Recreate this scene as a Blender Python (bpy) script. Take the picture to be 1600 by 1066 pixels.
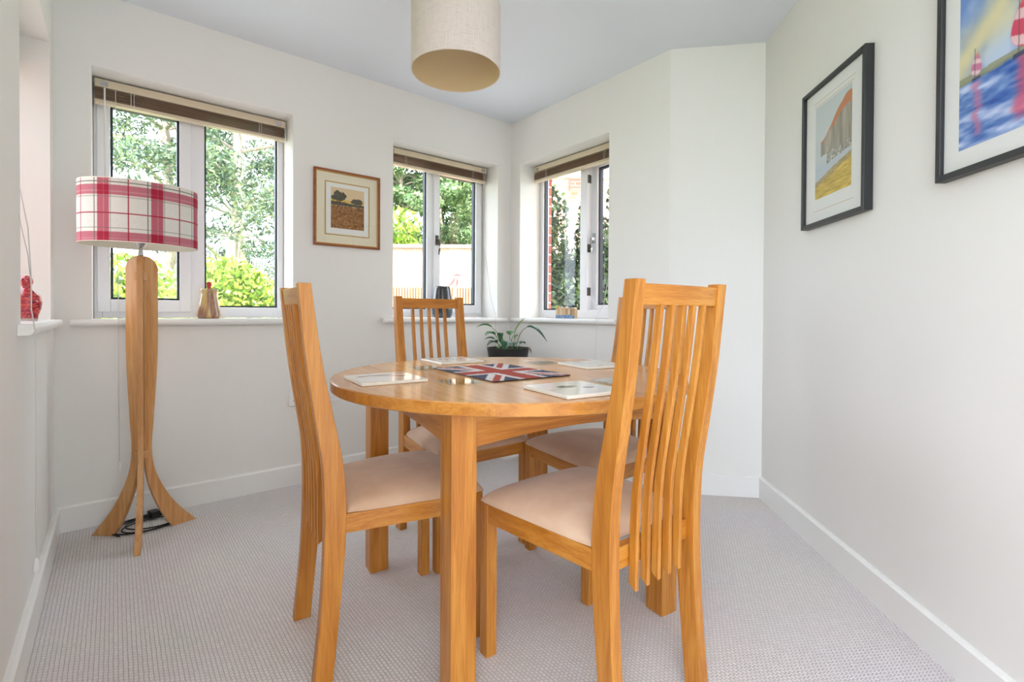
import bpy, math, random
import numpy as np
from mathutils import Vector, Matrix
for o in list(bpy.data.objects): bpy.data.objects.remove(o)
scn = bpy.context.scene
C = scn.collection
R = math.radians

# ---------------------------------------------------------------- camera
CX, CY, CZ = -2.3394, -2.9033, 0.972
cam = bpy.data.cameras.new('camera'); co = bpy.data.objects.new('camera', cam); C.objects.link(co)
yaw, pit, rol = R(50.9163), R(-0.5776), R(0.2919)
fw = Vector((math.cos(yaw)*math.cos(pit), math.sin(yaw)*math.cos(pit), math.sin(pit)))
rt = Vector((math.sin(yaw), -math.cos(yaw), 0)); up = rt.cross(fw)
r2 = rt*math.cos(rol) + up*math.sin(rol); u2 = up*math.cos(rol) - rt*math.sin(rol)
co.matrix_world = Matrix(((r2.x, u2.x, -fw.x, CX), (r2.y, u2.y, -fw.y, CY), (r2.z, u2.z, -fw.z, CZ), (0, 0, 0, 1)))
cam.sensor_fit = 'HORIZONTAL'; cam.sensor_width = 36.0
cam.lens = 765.298*36/1600; cam.shift_y = -36.7566/1600; cam.clip_start = 0.02; cam.clip_end = 300
scn.camera = co
FH = Vector((math.cos(yaw), math.sin(yaw), 0))
def garden(depth, lat, z=0):                      # a spot in the garden, by distance out and sideways from the house axis
    return Vector((-2.34, -2.90, 0)) + FH*depth + rt*lat + Vector((0, 0, z))

# ---------------------------------------------------------------- world, sun, exposure
wd = bpy.data.worlds.new('sky'); scn.world = wd; wd.use_nodes = True
bg = wd.node_tree.nodes['Background']; bg.inputs[0].default_value = (0.79, 0.89, 1.0, 1); bg.inputs[1].default_value = 1.0
sl = bpy.data.lights.new('sun', 'SUN'); sl.energy = 2.3; sl.angle = R(1.5); sl.color = (1, .94, .84)
so = bpy.data.objects.new('sun', sl); C.objects.link(so)
so.rotation_euler = Vector((.25, -.97, 1.42)).to_track_quat('Z', 'Y').to_euler()
vs = scn.view_settings; vs.view_transform = 'Standard'; vs.look = 'None'; vs.gamma = 1; vs.use_curve_mapping = False
vs.exposure = 2.8
def portal(name, loc, rz, w, h):
    l = bpy.data.lights.new(name, 'AREA'); l.shape = 'RECTANGLE'; l.size = w; l.size_y = h; l.cycles.is_portal = True
    o = bpy.data.objects.new(name, l); C.objects.link(o); o.location = loc
    o.rotation_euler = (R(-90), 0, rz)           # light leaves along the wall's local -y (into the room)
    return o

# ---------------------------------------------------------------- colour helpers
def lin(c):
    c = np.asarray(c, float)/255.0
    return np.where(c <= .04045, c/12.92, ((c+.055)/1.055)**2.4)
def L3(r, g, b): return tuple(float(x) for x in lin((r, g, b)))

# ---------------------------------------------------------------- materials
MATS = {}
def new_mat(name):
    m = bpy.data.materials.new(name); m.use_nodes = True; MATS[name] = m
    nt = m.node_tree; b = nt.nodes['Principled BSDF']
    return m, nt, b
def node(nt, t, **kw):
    n = nt.nodes.new(t)
    for k, v in kw.items(): setattr(n, k, v)
    return n
def plain(name, col, rough=.5, metal=0, spec=.5, bump=None, sheen=0, coat=0):
    m, nt, b = new_mat(name)
    b.inputs['Base Color'].default_value = (*col, 1); b.inputs['Roughness'].default_value = rough
    b.inputs['Metallic'].default_value = metal; b.inputs['Specular IOR Level'].default_value = spec
    b.inputs['Sheen Weight'].default_value = sheen; b.inputs['Coat Weight'].default_value = coat
    tc = node(nt, 'ShaderNodeTexCoord'); nz = node(nt, 'ShaderNodeTexNoise')
    sc, st = bump if bump else (40, .02)
    nz.inputs['Scale'].default_value = sc; nz.inputs['Detail'].default_value = 3
    bp = node(nt, 'ShaderNodeBump'); bp.inputs['Strength'].default_value = st; bp.inputs['Distance'].default_value = .002
    nt.links.new(tc.outputs['Object'], nz.inputs['Vector']); nt.links.new(nz.outputs['Fac'], bp.inputs['Height'])
    nt.links.new(bp.outputs['Normal'], b.inputs['Normal'])
    return m
def wood(name, axis, dark, mid, light, rough=.38, coat=.15, grain=1.0):
    m, nt, b = new_mat(name)
    tc = node(nt, 'ShaderNodeTexCoord'); oi = node(nt, 'ShaderNodeObjectInfo')
    add = node(nt, 'ShaderNodeVectorMath', operation='ADD'); mul = node(nt, 'ShaderNodeVectorMath', operation='SCALE')
    cmb = node(nt, 'ShaderNodeCombineXYZ')
    for i in range(3): nt.links.new(oi.outputs['Random'], cmb.inputs[i])
    nt.links.new(cmb.outputs[0], mul.inputs[0]); mul.inputs['Scale'].default_value = 7.3
    nt.links.new(tc.outputs['Object'], add.inputs[0]); nt.links.new(mul.outputs[0], add.inputs[1])
    def mapped(a, c):
        mp = node(nt, 'ShaderNodeMapping'); s = [c, c, c]; s[axis] = a
        mp.inputs['Scale'].default_value = s; nt.links.new(add.outputs[0], mp.inputs['Vector']); return mp
    n1 = node(nt, 'ShaderNodeTexNoise'); n1.inputs['Scale'].default_value = 1; n1.inputs['Detail'].default_value = 5; n1.inputs['Roughness'].default_value = .6; n1.inputs['Distortion'].default_value = .6
    nt.links.new(mapped(3.0, 42).outputs[0], n1.inputs['Vector'])
    n2 = node(nt, 'ShaderNodeTexNoise'); n2.inputs['Scale'].default_value = 1; n2.inputs['Detail'].default_value = 3
    nt.links.new(mapped(12, 420).outputs[0], n2.inputs['Vector'])
    n3 = node(nt, 'ShaderNodeTexNoise'); n3.inputs['Scale'].default_value = 1; n3.inputs['Detail'].default_value = 1
    nt.links.new(mapped(1.2, 7).outputs[0], n3.inputs['Vector'])
    mx = node(nt, 'ShaderNodeMath', operation='MULTIPLY_ADD'); nt.links.new(n2.outputs['Fac'], mx.inputs[0]); mx.inputs[1].default_value = .38*grain; nt.links.new(n1.outputs['Fac'], mx.inputs[2])
    mx2 = node(nt, 'ShaderNodeMath', operation='MULTIPLY_ADD'); nt.links.new(n3.outputs['Fac'], mx2.inputs[0]); mx2.inputs[1].default_value = .35; nt.links.new(mx.outputs[0], mx2.inputs[2])
    rp = node(nt, 'ShaderNodeValToRGB'); e = rp.color_ramp.elements
    e[0].position = .48; e[0].color = (*dark, 1); e[1].position = 1.05; e[1].color = (*light, 1)
    k = e.new(.78); k.color = (*mid, 1)
    nt.links.new(mx2.outputs[0], rp.inputs['Fac']); nt.links.new(rp.outputs['Color'], b.inputs['Base Color'])
    b.inputs['Roughness'].default_value = rough; b.inputs['Coat Weight'].default_value = coat; b.inputs['Coat Roughness'].default_value = .2
    bp = node(nt, 'ShaderNodeBump'); bp.inputs['Strength'].default_value = .12; bp.inputs['Distance'].default_value = .001
    nt.links.new(mx.outputs[0], bp.inputs['Height']); nt.links.new(bp.outputs['Normal'], b.inputs['Normal'])
    return m
oak = (L3(148, 84, 20), L3(185, 115, 35), L3(208, 142, 58))
for i, a in enumerate('xyz'): wood('oak_'+a, i, *oak)
wood('oak_top', 1, L3(188, 122, 60), L3(207, 144, 80), L3(221, 164, 104), rough=.26, coat=.35)
wood('lamp_oak', 2, L3(168, 112, 58), L3(196, 138, 80), L3(212, 160, 104))
wood('blind_slat', 0, L3(118, 90, 70), L3(146, 116, 94), L3(172, 142, 118), rough=.4)
wood('fence_wood', 2, L3(170, 120, 80), L3(200, 150, 105), L3(222, 180, 140), rough=.8, coat=0)
wood('red_wood', 0, L3(110, 54, 24), L3(138, 72, 36), L3(160, 92, 52), rough=.3)
wood('bark', 2, L3(120, 100, 84), L3(176, 158, 142), L3(220, 206, 194), rough=.9, coat=0)
plain('wall_paint', L3(238, 235, 230), .75, bump=(220, .06))
plain('ceiling_paint', L3(230, 234, 240), .85, bump=(160, .05))
plain('trim_white', L3(242, 240, 236), .35, bump=(20, .01))
plain('upvc', L3(240, 240, 243), .28, bump=(10, .005))
plain('gasket', L3(38, 44, 56), .5)
plain('metal', L3(190, 190, 192), .22, metal=1)
plain('dark_metal', L3(84, 80, 76), .35, metal=.8)
plain('black_frame', L3(42, 42, 44), .42, bump=(90, .05))
plain('gold', L3(196, 150, 78), .35, metal=.4)
plain('mat_cream', L3(238, 230, 206), .9, bump=(300, .04))
plain('mat_white', L3(240, 240, 236), .9, bump=(300, .04))
plain('black_plastic', L3(26, 26, 28), .4)
plain('cord_white', L3(214, 208, 204), .6)
plain('plastic_white', L3(240, 240, 238), .35)
plain('plastic_clear', L3(226, 224, 222), .15)
plain('headrail', L3(214, 198, 172), .4, bump=(60, .02))
plain('pot_black', L3(40, 40, 42), .5)
plain('soil', L3(60, 46, 36), .95, bump=(120, .8))
plain('lining_white', L3(236, 230, 214), .8)
plain('lining_gold', L3(222, 196, 152), .7, bump=(250, .1))
plain('render_pale', L3(238, 222, 212), .9, bump=(12, .1))
plain('coping', L3(150, 130, 122), .9, bump=(20, .3))
plain('paving', L3(206, 204, 198), .9, bump=(8, .2))
plain('porcelain', L3(244, 238, 226), .2)

def suede():
    m, nt, b = new_mat('suede'); tc = node(nt, 'ShaderNodeTexCoord')
    n1 = node(nt, 'ShaderNodeTexNoise'); n1.inputs['Scale'].default_value = 9; n1.inputs['Detail'].default_value = 4
    rp = node(nt, 'ShaderNodeValToRGB'); e = rp.color_ramp.elements
    e[0].position = .3; e[0].color = (*L3(206, 170, 140), 1); e[1].position = .7; e[1].color = (*L3(224, 193, 166), 1)
    nt.links.new(tc.outputs['Object'], n1.inputs['Vector']); nt.links.new(n1.outputs['Fac'], rp.inputs['Fac']); nt.links.new(rp.outputs[0], b.inputs['Base Color'])
    n2 = node(nt, 'ShaderNodeTexNoise'); n2.inputs['Scale'].default_value = 700
    bp = node(nt, 'ShaderNodeBump'); bp.inputs['Strength'].default_value = .15; bp.inputs['Distance'].default_value = .0006
    nt.links.new(tc.outputs['Object'], n2.inputs['Vector']); nt.links.new(n2.outputs['Fac'], bp.inputs['Height']); nt.links.new(bp.outputs[0], b.inputs['Normal'])
    b.inputs['Roughness'].default_value = .85; b.inputs['Sheen Weight'].default_value = .35; b.inputs['Specular IOR Level'].default_value = .2
suede()
def carpet():
    m, nt, b = new_mat('carpet'); tc = node(nt, 'ShaderNodeTexCoord')
    mp = node(nt, 'ShaderNodeMapping'); mp.inputs['Rotation'].default_value = (0, 0, R(90)); nt.links.new(tc.outputs['Object'], mp.inputs['Vector'])
    wob = node(nt, 'ShaderNodeTexNoise'); wob.inputs['Scale'].default_value = 60; nt.links.new(mp.outputs[0], wob.inputs['Vector'])
    vm = node(nt, 'ShaderNodeVectorMath', operation='MULTIPLY_ADD'); nt.links.new(wob.outputs['Color'], vm.inputs[0]); vm.inputs[1].default_value = (.004, .004, 0); nt.links.new(mp.outputs[0], vm.inputs[2])
    br = node(nt, 'ShaderNodeTexBrick'); br.offset = .5; br.squash = 1
    br.inputs['Scale'].default_value = 1; br.inputs['Brick Width'].default_value = .013; br.inputs['Row Height'].default_value = .0105
    br.inputs['Mortar Size'].default_value = .0016; br.inputs['Mortar Smooth'].default_value = 1; br.inputs['Bias'].default_value = 0
    br.inputs['Color1'].default_value = (*L3(238, 230, 227), 1); br.inputs['Color2'].default_value = (*L3(230, 222, 220), 1); br.inputs['Mortar'].default_value = (*L3(196, 186, 184), 1)
    nt.links.new(vm.outputs[0], br.inputs['Vector'])
    big = node(nt, 'ShaderNodeTexNoise'); big.inputs['Scale'].default_value = 2.2; nt.links.new(tc.outputs['Object'], big.inputs['Vector'])
    mixc = node(nt, 'ShaderNodeMix', data_type='RGBA', blend_type='MULTIPLY'); mixc.inputs[0].default_value = .12
    nt.links.new(br.outputs['Color'], mixc.inputs[6]); nt.links.new(big.outputs['Color'], mixc.inputs[7]); nt.links.new(mixc.outputs[2], b.inputs['Base Color'])
    inv = node(nt, 'ShaderNodeMath', operation='SUBTRACT'); inv.inputs[0].default_value = 1; nt.links.new(br.outputs['Fac'], inv.inputs[1])
    bp = node(nt, 'ShaderNodeBump'); bp.inputs['Strength'].default_value = .6; bp.inputs['Distance'].default_value = .0035
    nt.links.new(inv.outputs[0], bp.inputs['Height']); nt.links.new(bp.outputs[0], b.inputs['Normal'])
    b.inputs['Roughness'].default_value = 1; b.inputs['Specular IOR Level'].default_value = .1; b.inputs['Sheen Weight'].default_value = .2
carpet()
def brick(name, c1, c2, mortar):
    m, nt, b = new_mat(name); tc = node(nt, 'ShaderNodeTexCoord'); sp = node(nt, 'ShaderNodeSeparateXYZ'); cb = node(nt, 'ShaderNodeCombineXYZ')
    ad = node(nt, 'ShaderNodeMath', operation='ADD')
    nt.links.new(tc.outputs['Object'], sp.inputs[0]); nt.links.new(sp.outputs[0], ad.inputs[0]); nt.links.new(sp.outputs[1], ad.inputs[1])
    nt.links.new(ad.outputs[0], cb.inputs[0]); nt.links.new(sp.outputs[2], cb.inputs[1])
    br = node(nt, 'ShaderNodeTexBrick'); br.inputs['Scale'].default_value = 1; br.inputs['Brick Width'].default_value = .225; br.inputs['Row Height'].default_value = .075
    br.inputs['Mortar Size'].default_value = .006; br.inputs['Color1'].default_value = (*c1, 1); br.inputs['Color2'].default_value = (*c2, 1); br.inputs['Mortar'].default_value = (*mortar, 1)
    nt.links.new(cb.outputs[0], br.inputs['Vector']); nt.links.new(br.outputs['Color'], b.inputs['Base Color']); b.inputs['Roughness'].default_value = .9
    bp = node(nt, 'ShaderNodeBump'); bp.inputs['Strength'].default_value = .4; bp.invert = True; bp.inputs['Distance'].default_value = .006
    nt.links.new(br.outputs['Fac'], bp.inputs['Height']); nt.links.new(bp.outputs[0], b.inputs['Normal'])
brick('brick_red', L3(160, 84, 70), L3(186, 108, 92), L3(206, 196, 186))
brick('brick_pale', L3(212, 158, 136), L3(224, 182, 160), L3(234, 224, 214))
def glass_sheet(name, ior=1.45, tint=(1, 1, 1), rough=0):
    m, nt, b = new_mat(name); nt.nodes.remove(b); out = nt.nodes['Material Output']
    tr = node(nt, 'ShaderNodeBsdfTransparent'); tr.inputs[0].default_value = (*tint, 1)
    gl = node(nt, 'ShaderNodeBsdfGlossy'); gl.inputs['Roughness'].default_value = rough
    lw = node(nt, 'ShaderNodeLayerWeight'); lw.inputs['Blend'].default_value = .5
    pw = node(nt, 'ShaderNodeMath', operation='POWER'); pw.inputs[1].default_value = 4.5; nt.links.new(lw.outputs['Facing'], pw.inputs[0])
    f0 = ((ior-1)/(ior+1))**2
    fr = node(nt, 'ShaderNodeMath', operation='MULTIPLY_ADD'); fr.inputs[1].default_value = .6; fr.inputs[2].default_value = f0; nt.links.new(pw.outputs[0], fr.inputs[0])
    mx = node(nt, 'ShaderNodeMixShader'); nt.links.new(fr.outputs[0], mx.inputs[0]); nt.links.new(tr.outputs[0], mx.inputs[1]); nt.links.new(gl.outputs[0], mx.inputs[2])
    nt.links.new(mx.outputs[0], out.inputs['Surface'])
glass_sheet('pane_glass'); glass_sheet('picture_glass', 1.35, rough=.02); glass_sheet('coaster_glass', 1.7, (.93, .99, .975))
def vcol(name, rough=.6, trans=0, spec=.4, coat=0):                # colour printed per vertex ("Col")
    m, nt, b = new_mat(name); at = node(nt, 'ShaderNodeAttribute'); at.attribute_name = 'Col'
    nt.links.new(at.outputs['Color'], b.inputs['Base Color']); b.inputs['Roughness'].default_value = rough; b.inputs['Specular IOR Level'].default_value = spec; b.inputs['Coat Weight'].default_value = coat
    if trans:
        out = nt.nodes['Material Output']; tl = node(nt, 'ShaderNodeBsdfTranslucent'); mx = node(nt, 'ShaderNodeMixShader'); mx.inputs[0].default_value = trans
        nt.links.new(at.outputs['Color'], tl.inputs[0]); nt.links.new(b.outputs[0], mx.inputs[1]); nt.links.new(tl.outputs[0], mx.inputs[2]); nt.links.new(mx.outputs[0], out.inputs['Surface'])
vcol('print', .8); vcol('tile_print', .16, spec=.5, coat=.15); vcol('leaf', .45, .35); vcol('house_leaf', .35, .2, coat=.2); vcol('tartan', .85, .12); vcol('glaze', .18, coat=.6); vcol('cloth_print', .9)
def fabric_shade():
    m, nt, b = new_mat('linen'); tc = node(nt, 'ShaderNodeTexCoord'); cols = []
    mp = node(nt, 'ShaderNodeMapping'); mp.inputs['Scale'].default_value = (2400, 2400, 90); nt.links.new(tc.outputs['Object'], mp.inputs['Vector'])
    n1 = node(nt, 'ShaderNodeTexNoise'); n1.inputs['Scale'].default_value = .25; nt.links.new(mp.outputs[0], n1.inputs['Vector'])
    mp2 = node(nt, 'ShaderNodeMapping'); mp2.inputs['Scale'].default_value = (90, 90, 2400); nt.links.new(tc.outputs['Object'], mp2.inputs['Vector'])
    n2 = node(nt, 'ShaderNodeTexNoise'); n2.inputs['Scale'].default_value = .3; nt.links.new(mp2.outputs[0], n2.inputs['Vector'])
    ad = node(nt, 'ShaderNodeMath', operation='ADD'); nt.links.new(n1.outputs['Fac'], ad.inputs[0]); nt.links.new(n2.outputs['Fac'], ad.inputs[1])
    rp = node(nt, 'ShaderNodeValToRGB'); e = rp.color_ramp.elements; e[0].position = .7; e[0].color = (*L3(206, 190, 178), 1); e[1].position = 1.15; e[1].color = (*L3(226, 214, 204), 1)
    nt.links.new(ad.outputs[0], rp.inputs['Fac']); nt.links.new(rp.outputs[0], b.inputs['Base Color']); b.inputs['Roughness'].default_value = .9; b.inputs['Specular IOR Level'].default_value = .2
fabric_shade()
def lawn():
    m, nt, b = new_mat('lawn'); tc = node(nt, 'ShaderNodeTexCoord'); n = node(nt, 'ShaderNodeTexNoise'); n.inputs['Scale'].default_value = 6; n.inputs['Detail'].default_value = 6
    rp = node(nt, 'ShaderNodeValToRGB'); e = rp.color_ramp.elements; e[0].position = .3; e[0].color = (*L3(84, 110, 50), 1); e[1].position = .7; e[1].color = (*L3(140, 160, 84), 1)
    nt.links.new(tc.outputs['Object'], n.inputs['Vector']); nt.links.new(n.outputs['Fac'], rp.inputs['Fac']); nt.links.new(rp.outputs[0], b.inputs['Base Color']); b.inputs['Roughness'].default_value = 1
lawn()

# ---------------------------------------------------------------- mesh helpers
class MB:
    def __init__(s): s.v = []; s.f = []
    def add(s, vs_, fs):
        n = len(s.v); s.v += [tuple(p) for p in vs_]; s.f += [tuple(n+i for i in f) for f in fs]; return s
    def box(s, x0, x1, y0, y1, z0, z1):
        return s.add([(x0, y0, z0), (x1, y0, z0), (x1, y1, z0), (x0, y1, z0), (x0, y0, z1), (x1, y0, z1), (x1, y1, z1), (x0, y1, z1)],
                     [(0, 3, 2, 1), (4, 5, 6, 7), (0, 1, 5, 4), (1, 2, 6, 5), (2, 3, 7, 6), (3, 0, 4, 7)])
    def prism(s, poly, a, b, axis='z'):            # poly in the plane across axis, extruded from a to b
        f = {'z': lambda p, t: (p[0], p[1], t), 'y': lambda p, t: (p[0], t, p[1]), 'x': lambda p, t: (t, p[0], p[1])}[axis]
        n = len(poly)
        vs_ = [f(p, a) for p in poly]+[f(p, b) for p in poly]
        return s.add(vs_, [tuple(range(n))[::-1], tuple(range(n, 2*n))]+[(i, (i+1) % n, n+(i+1) % n, n+i) for i in range(n)])
    def strip(s, e0, e1, a, b):                    # curved plank: edge polylines e0, e1 in xz, thickness a..b in y
        n = len(e0); vs_ = []
        for p, q in zip(e0, e1): vs_ += [(p[0], a, p[1]), (q[0], a, q[1]), (q[0], b, q[1]), (p[0], b, p[1])]
        fs = [(0, 1, 2, 3), tuple(4*(n-1)+i for i in (3, 2, 1, 0))]
        for i in range(n-1):
            for k in range(4): fs.append((4*i+k, 4*i+4+k, 4*i+4+(k+1) % 4, 4*i+(k+1) % 4))
        return s.add(vs_, fs)
    def lathe(s, prof, n=32, cx=0, cy=0, sx=1, sy=1, cap=True):
        vs_ = []; m = len(prof)
        for r, z in prof:
            for i in range(n):
                a = 2*math.pi*i/n; vs_.append((cx+r*sx*math.cos(a), cy+r*sy*math.sin(a), z))
        fs = [(j*n+i, j*n+(i+1) % n, (j+1)*n+(i+1) % n, (j+1)*n+i) for j in range(m-1) for i in range(n)]
        if cap: fs += [tuple(range(n))[::-1], tuple((m-1)*n+i for i in range(n))]
        return s.add(vs_, fs)
    def tube(s, path, r, n=8):
        P = [Vector(p) for p in path]; rr = r if isinstance(r, (list, tuple)) else [r]*len(P); vs_ = []
        for i, p in enumerate(P):
            t = (P[min(i+1, len(P)-1)]-P[max(i-1, 0)]).normalized()
            a = t.cross(Vector((0, 0, 1)));
            if a.length < .05: a = t.cross(Vector((0, 1, 0)))
            a.normalize(); b = t.cross(a)
            for k in range(n): th = 2*math.pi*k/n; vs_.append(p+(a*math.cos(th)+b*math.sin(th))*rr[i])
        m = len(P); fs = [(j*n+k, j*n+(k+1) % n, (j+1)*n+(k+1) % n, (j+1)*n+k) for j in range(m-1) for k in range(n)]
        fs += [tuple(range(n))[::-1], tuple((m-1)*n+k for k in range(n))]
        return s.add(vs_, fs)
    def ring(s, x0, x1, z0, z1, wl, wr, wb, wt, y0, y1):       # rectangular frame in xz
        s.box(x0, x0+wl, y0, y1, z0, z1); s.box(x1-wr, x1, y0, y1, z0, z1)
        s.box(x0+wl, x1-wr, y0, y1, z0, z0+wb); s.box(x0+wl, x1-wr, y0, y1, z1-wt, z1); return s
    def xf(s, M): s.v = [tuple(M @ Vector(p)) for p in s.v]; return s
    def build(s, name, mat, parent=None, smooth=False, bevel=0, fix=True):
        me = bpy.data.meshes.new(name); me.from_pydata(s.v, [], s.f); me.update()
        if fix:
            import bmesh
            bm = bmesh.new(); bm.from_mesh(me); bmesh.ops.recalc_face_normals(bm, faces=bm.faces); bm.to_mesh(me); bm.free()
        return link(name, me, mat, parent, smooth, bevel)
def link(name, me, mat, parent=None, smooth=False, bevel=0):
    me.materials.append(MATS[mat] if isinstance(mat, str) else mat)
    o = bpy.data.objects.new(name, me); C.objects.link(o); o.parent = parent
    if smooth:
        me.polygons.foreach_set('use_smooth', [True]*len(me.polygons))
        if smooth == 'auto': me.set_sharp_from_angle(angle=R(40))
    if bevel:
        b = o.modifiers.new('bevel', 'BEVEL'); b.width = bevel; b.segments = 2; b.limit_method = 'ANGLE'; b.angle_limit = R(40)
    return o
def grid_mesh(name, P, cols=None, closed_u=False):
    # P: (nv, nu, 3) array
    nv, nu, _ = P.shape; idx = np.arange(nv*nu).reshape(nv, nu)
    if closed_u: a = idx; b = np.roll(idx, -1, 1)
    else: a = idx[:, :-1]; b = idx[:, 1:]
    q = np.stack([a[:-1], b[:-1], b[1:], a[1:]], -1).reshape(-1, 4)
    return np_mesh(name, P.reshape(-1, 3), q, None if cols is None else cols.reshape(-1, 3))
def np_mesh(name, V, Q, cols=None):
    me = bpy.data.meshes.new(name); k = Q.shape[1]
    me.vertices.add(len(V)); me.vertices.foreach_set('co', np.ascontiguousarray(V, np.float32).ravel())
    me.loops.add(Q.size); me.loops.foreach_set('vertex_index', np.ascontiguousarray(Q, np.int32).ravel())
    me.polygons.add(len(Q)); me.polygons.foreach_set('loop_start', np.arange(0, Q.size, k, dtype=np.int32))
    me.update(calc_edges=True); me.validate()
    if cols is not None:
        at = me.color_attributes.new('Col', 'FLOAT_COLOR', 'POINT')
        at.data.foreach_set('color', np.concatenate([cols, np.ones((len(cols), 1))], 1).astype(np.float32).ravel())
    return me
def tag(o, label=None, cat=None, group=None, kind=None):
    if label: o['label'] = label
    if cat: o['category'] = cat
    if group: o['group'] = group
    if kind: o['kind'] = kind
    return o
def empty(name, loc=(0, 0, 0), rz=0):
    o = bpy.data.objects.new(name, None); C.objects.link(o); o.location = loc; o.rotation_euler = (0, 0, rz); o.empty_display_size = .05; return o
def copy_tree(o, parent=None):
    c = o.copy(); C.objects.link(c); c.parent = parent
    for ch in list(o.children): copy_tree(ch, c)
    return c
def smooth_curve(keys, n):                         # keys: (t, a, b...) -> Catmull-Rom style sampling
    K = np.array(keys, float); t = K[:, 0]; out = []
    m = np.gradient(K[:, 1:], t, axis=0)
    for x in np.linspace(t[0], t[-1], n):
        i = min(max(np.searchsorted(t, x)-1, 0), len(t)-2); h = t[i+1]-t[i]; s = (x-t[i])/h
        y = (2*s**3-3*s**2+1)*K[i, 1:]+(s**3-2*s**2+s)*h*m[i]+(-2*s**3+3*s**2)*K[i+1, 1:]+(s**3-s**2)*h*m[i+1]
        out.append((x, *y))
    return out
def vnoise(x, y, seed=0):
    rs = np.random.RandomState(seed); T = rs.rand(64, 64)
    xi = np.floor(x).astype(int); yi = np.floor(y).astype(int); fx = x-xi; fy = y-yi; fx = fx*fx*(3-2*fx); fy = fy*fy*(3-2*fy)
    g = lambda a, b: T[a % 64, b % 64]
    return (g(xi, yi)*(1-fx)+g(xi+1, yi)*fx)*(1-fy)+(g(xi, yi+1)*(1-fx)+g(xi+1, yi+1)*fx)*fy
def fbm(x, y, seed=0, o=4):
    s = 0; a = .5; t = 0
    for i in range(o): s = s+a*vnoise(x*2**i, y*2**i, seed+i); t += a; a *= .5
    return s/t
def mixc(c, col, a): a = np.clip(a, 0, 1)[..., None]; return c*(1-a)+np.asarray(col, float)*a
def sstep(a, b, x): t = np.clip((x-a)/(b-a), 0, 1); return t*t*(3-2*t)
def art(name, w, h, fn, mat, parent, nx=140, ny=140, y=0, horizontal=False):
    u, v = np.meshgrid(np.linspace(0, 1, nx), np.linspace(0, 1, ny))
    col = lin(np.clip(fn(u, v), 0, 255)); X = (u-.5)*w; Z = (v-.5)*h
    P = np.stack([X, Z, np.full_like(X, y)], -1) if horizontal else np.stack([X, np.full_like(X, y), Z], -1)
    return link(name, grid_mesh(name, P, col), mat, parent)

# ---------------------------------------------------------------- room shell
XL = -2.5425; HC = 2.4; T = .315; TI = .27
AZ = R(45.4693); dR = Vector((math.cos(AZ), math.sin(AZ))); nR = Vector((-math.sin(AZ), math.cos(AZ)))
P5 = Vector((.3244, -1.7295)); e2 = -dR
poly = [Vector((XL, 0)), Vector((0, 0)), Vector((0, -1.3733)), P5.copy(), P5+e2*5.2, P5+e2*5.2+nR*3.8, P5+e2*2.738+nR*3.8, Vector((XL, -2.75))]
N = len(poly)
def offset(t):
    out = []
    for i in range(N):
        d0 = (poly[i]-poly[i-1]).normalized(); d1 = (poly[(i+1) % N]-poly[i]).normalized()
        n0 = Vector((-d0.y, d0.x)); n1 = Vector((-d1.y, d1.x))          # clockwise polygon: left normal points out
        b = (n0+n1); out.append(poly[i]+b*(t/(1+n0.dot(n1))))
    return out
inn = poly; mid = offset(TI); outp = offset(T)
def wall(name, i, opens, mat, A, B, label, grow=0):
    a0, a1, b0, b1 = A[i], A[(i+1) % N], B[i], B[(i+1) % N]
    d = (inn[(i+1) % N]-inn[i]); Lw = d.length; d.normalize(); n = Vector((-d.y, d.x))
    ta = (a0-inn[i]).dot(n); tb = (b0-inn[i]).dot(n)
    mb = MB()
    def pt(u, side):                              # u along the wall from its inner start; the ends follow the mitre
        base = (a0, a1, ta) if side == 0 else (b0, b1, tb)
        if u is None: return base[0]
        if u == 'end': return base[1]
        return inn[i]+d*u+n*base[2]
    def seg(u0, u1, z0, z1):
        p = [pt(u0, 0), pt(u1, 0), pt(u1, 1), pt(u0, 1)]; mb.prism([(q.x, q.y) for q in p], z0, z1)
    cur = None
    for (u0, u1, z0, z1) in sorted(opens):
        u0 -= -grow; u1 -= grow
        seg(cur, u0, 0, HC)
        if z0 > 0: seg(u0, u1, 0, z0)
        if z1 < HC: seg(u0, u1, z1, HC)
        cur = u1
    seg(cur, 'end', 0, HC)
    return tag(mb.build(name, mat), label, 'wall', kind='structure')
ZS, ZT = .9327, 2.0708
W1 = (-2.417, -1.5618); W2 = (-.9605, -.123); W3 = (.1125, .9525); W0 = (-.974, -.139)
ow = {0: [(W1[0]-XL, W1[1]-XL, ZS-.03, ZT), (W2[0]-XL, W2[1]-XL, ZS-.03, ZT)], 1: [(W3[0], W3[1], ZS-.03, ZT)],
      7: [(2.75+W0[0], 2.75+W0[1], ZS-.03, ZT)], 4: [(.08, 3.72, .5, HC)], 5: [(.08, 2.38, .5, HC)]}  # the last two open up an added, unseen garden room for daylight
wn = ['wall_back', 'wall_bay_right', 'wall_chamfer', 'wall_right', 'wall_added_garden', 'wall_added_far_left', 'wall_left_front', 'wall_left']
wl = ['off-white wall with two windows and the landscape picture', 'off-white wall holding the window left ajar', 'narrow off-white wall beside the long picture wall', 'long off-white wall hung with two black-framed pictures',
      'added unseen wall with wide opening to let daylight in', 'added unseen side wall opened up for daylight', 'short wall beside the bay', 'off-white wall with deep window niche beside the floor lamp']
for i in range(N):
    wall(wn[i], i, ow.get(i, []), 'wall_paint', inn, mid, wl[i])
    wall('wall_brick_'+wn[i][5:], i, ow.get(i, []), 'brick_red' if i in (0, 1) else 'brick_pale', mid, outp, 'red brick outer skin of the '+wn[i][5:].replace('_', ' ')+' wall', grow=.006 if i in (0, 1, 7) else 0)
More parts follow.
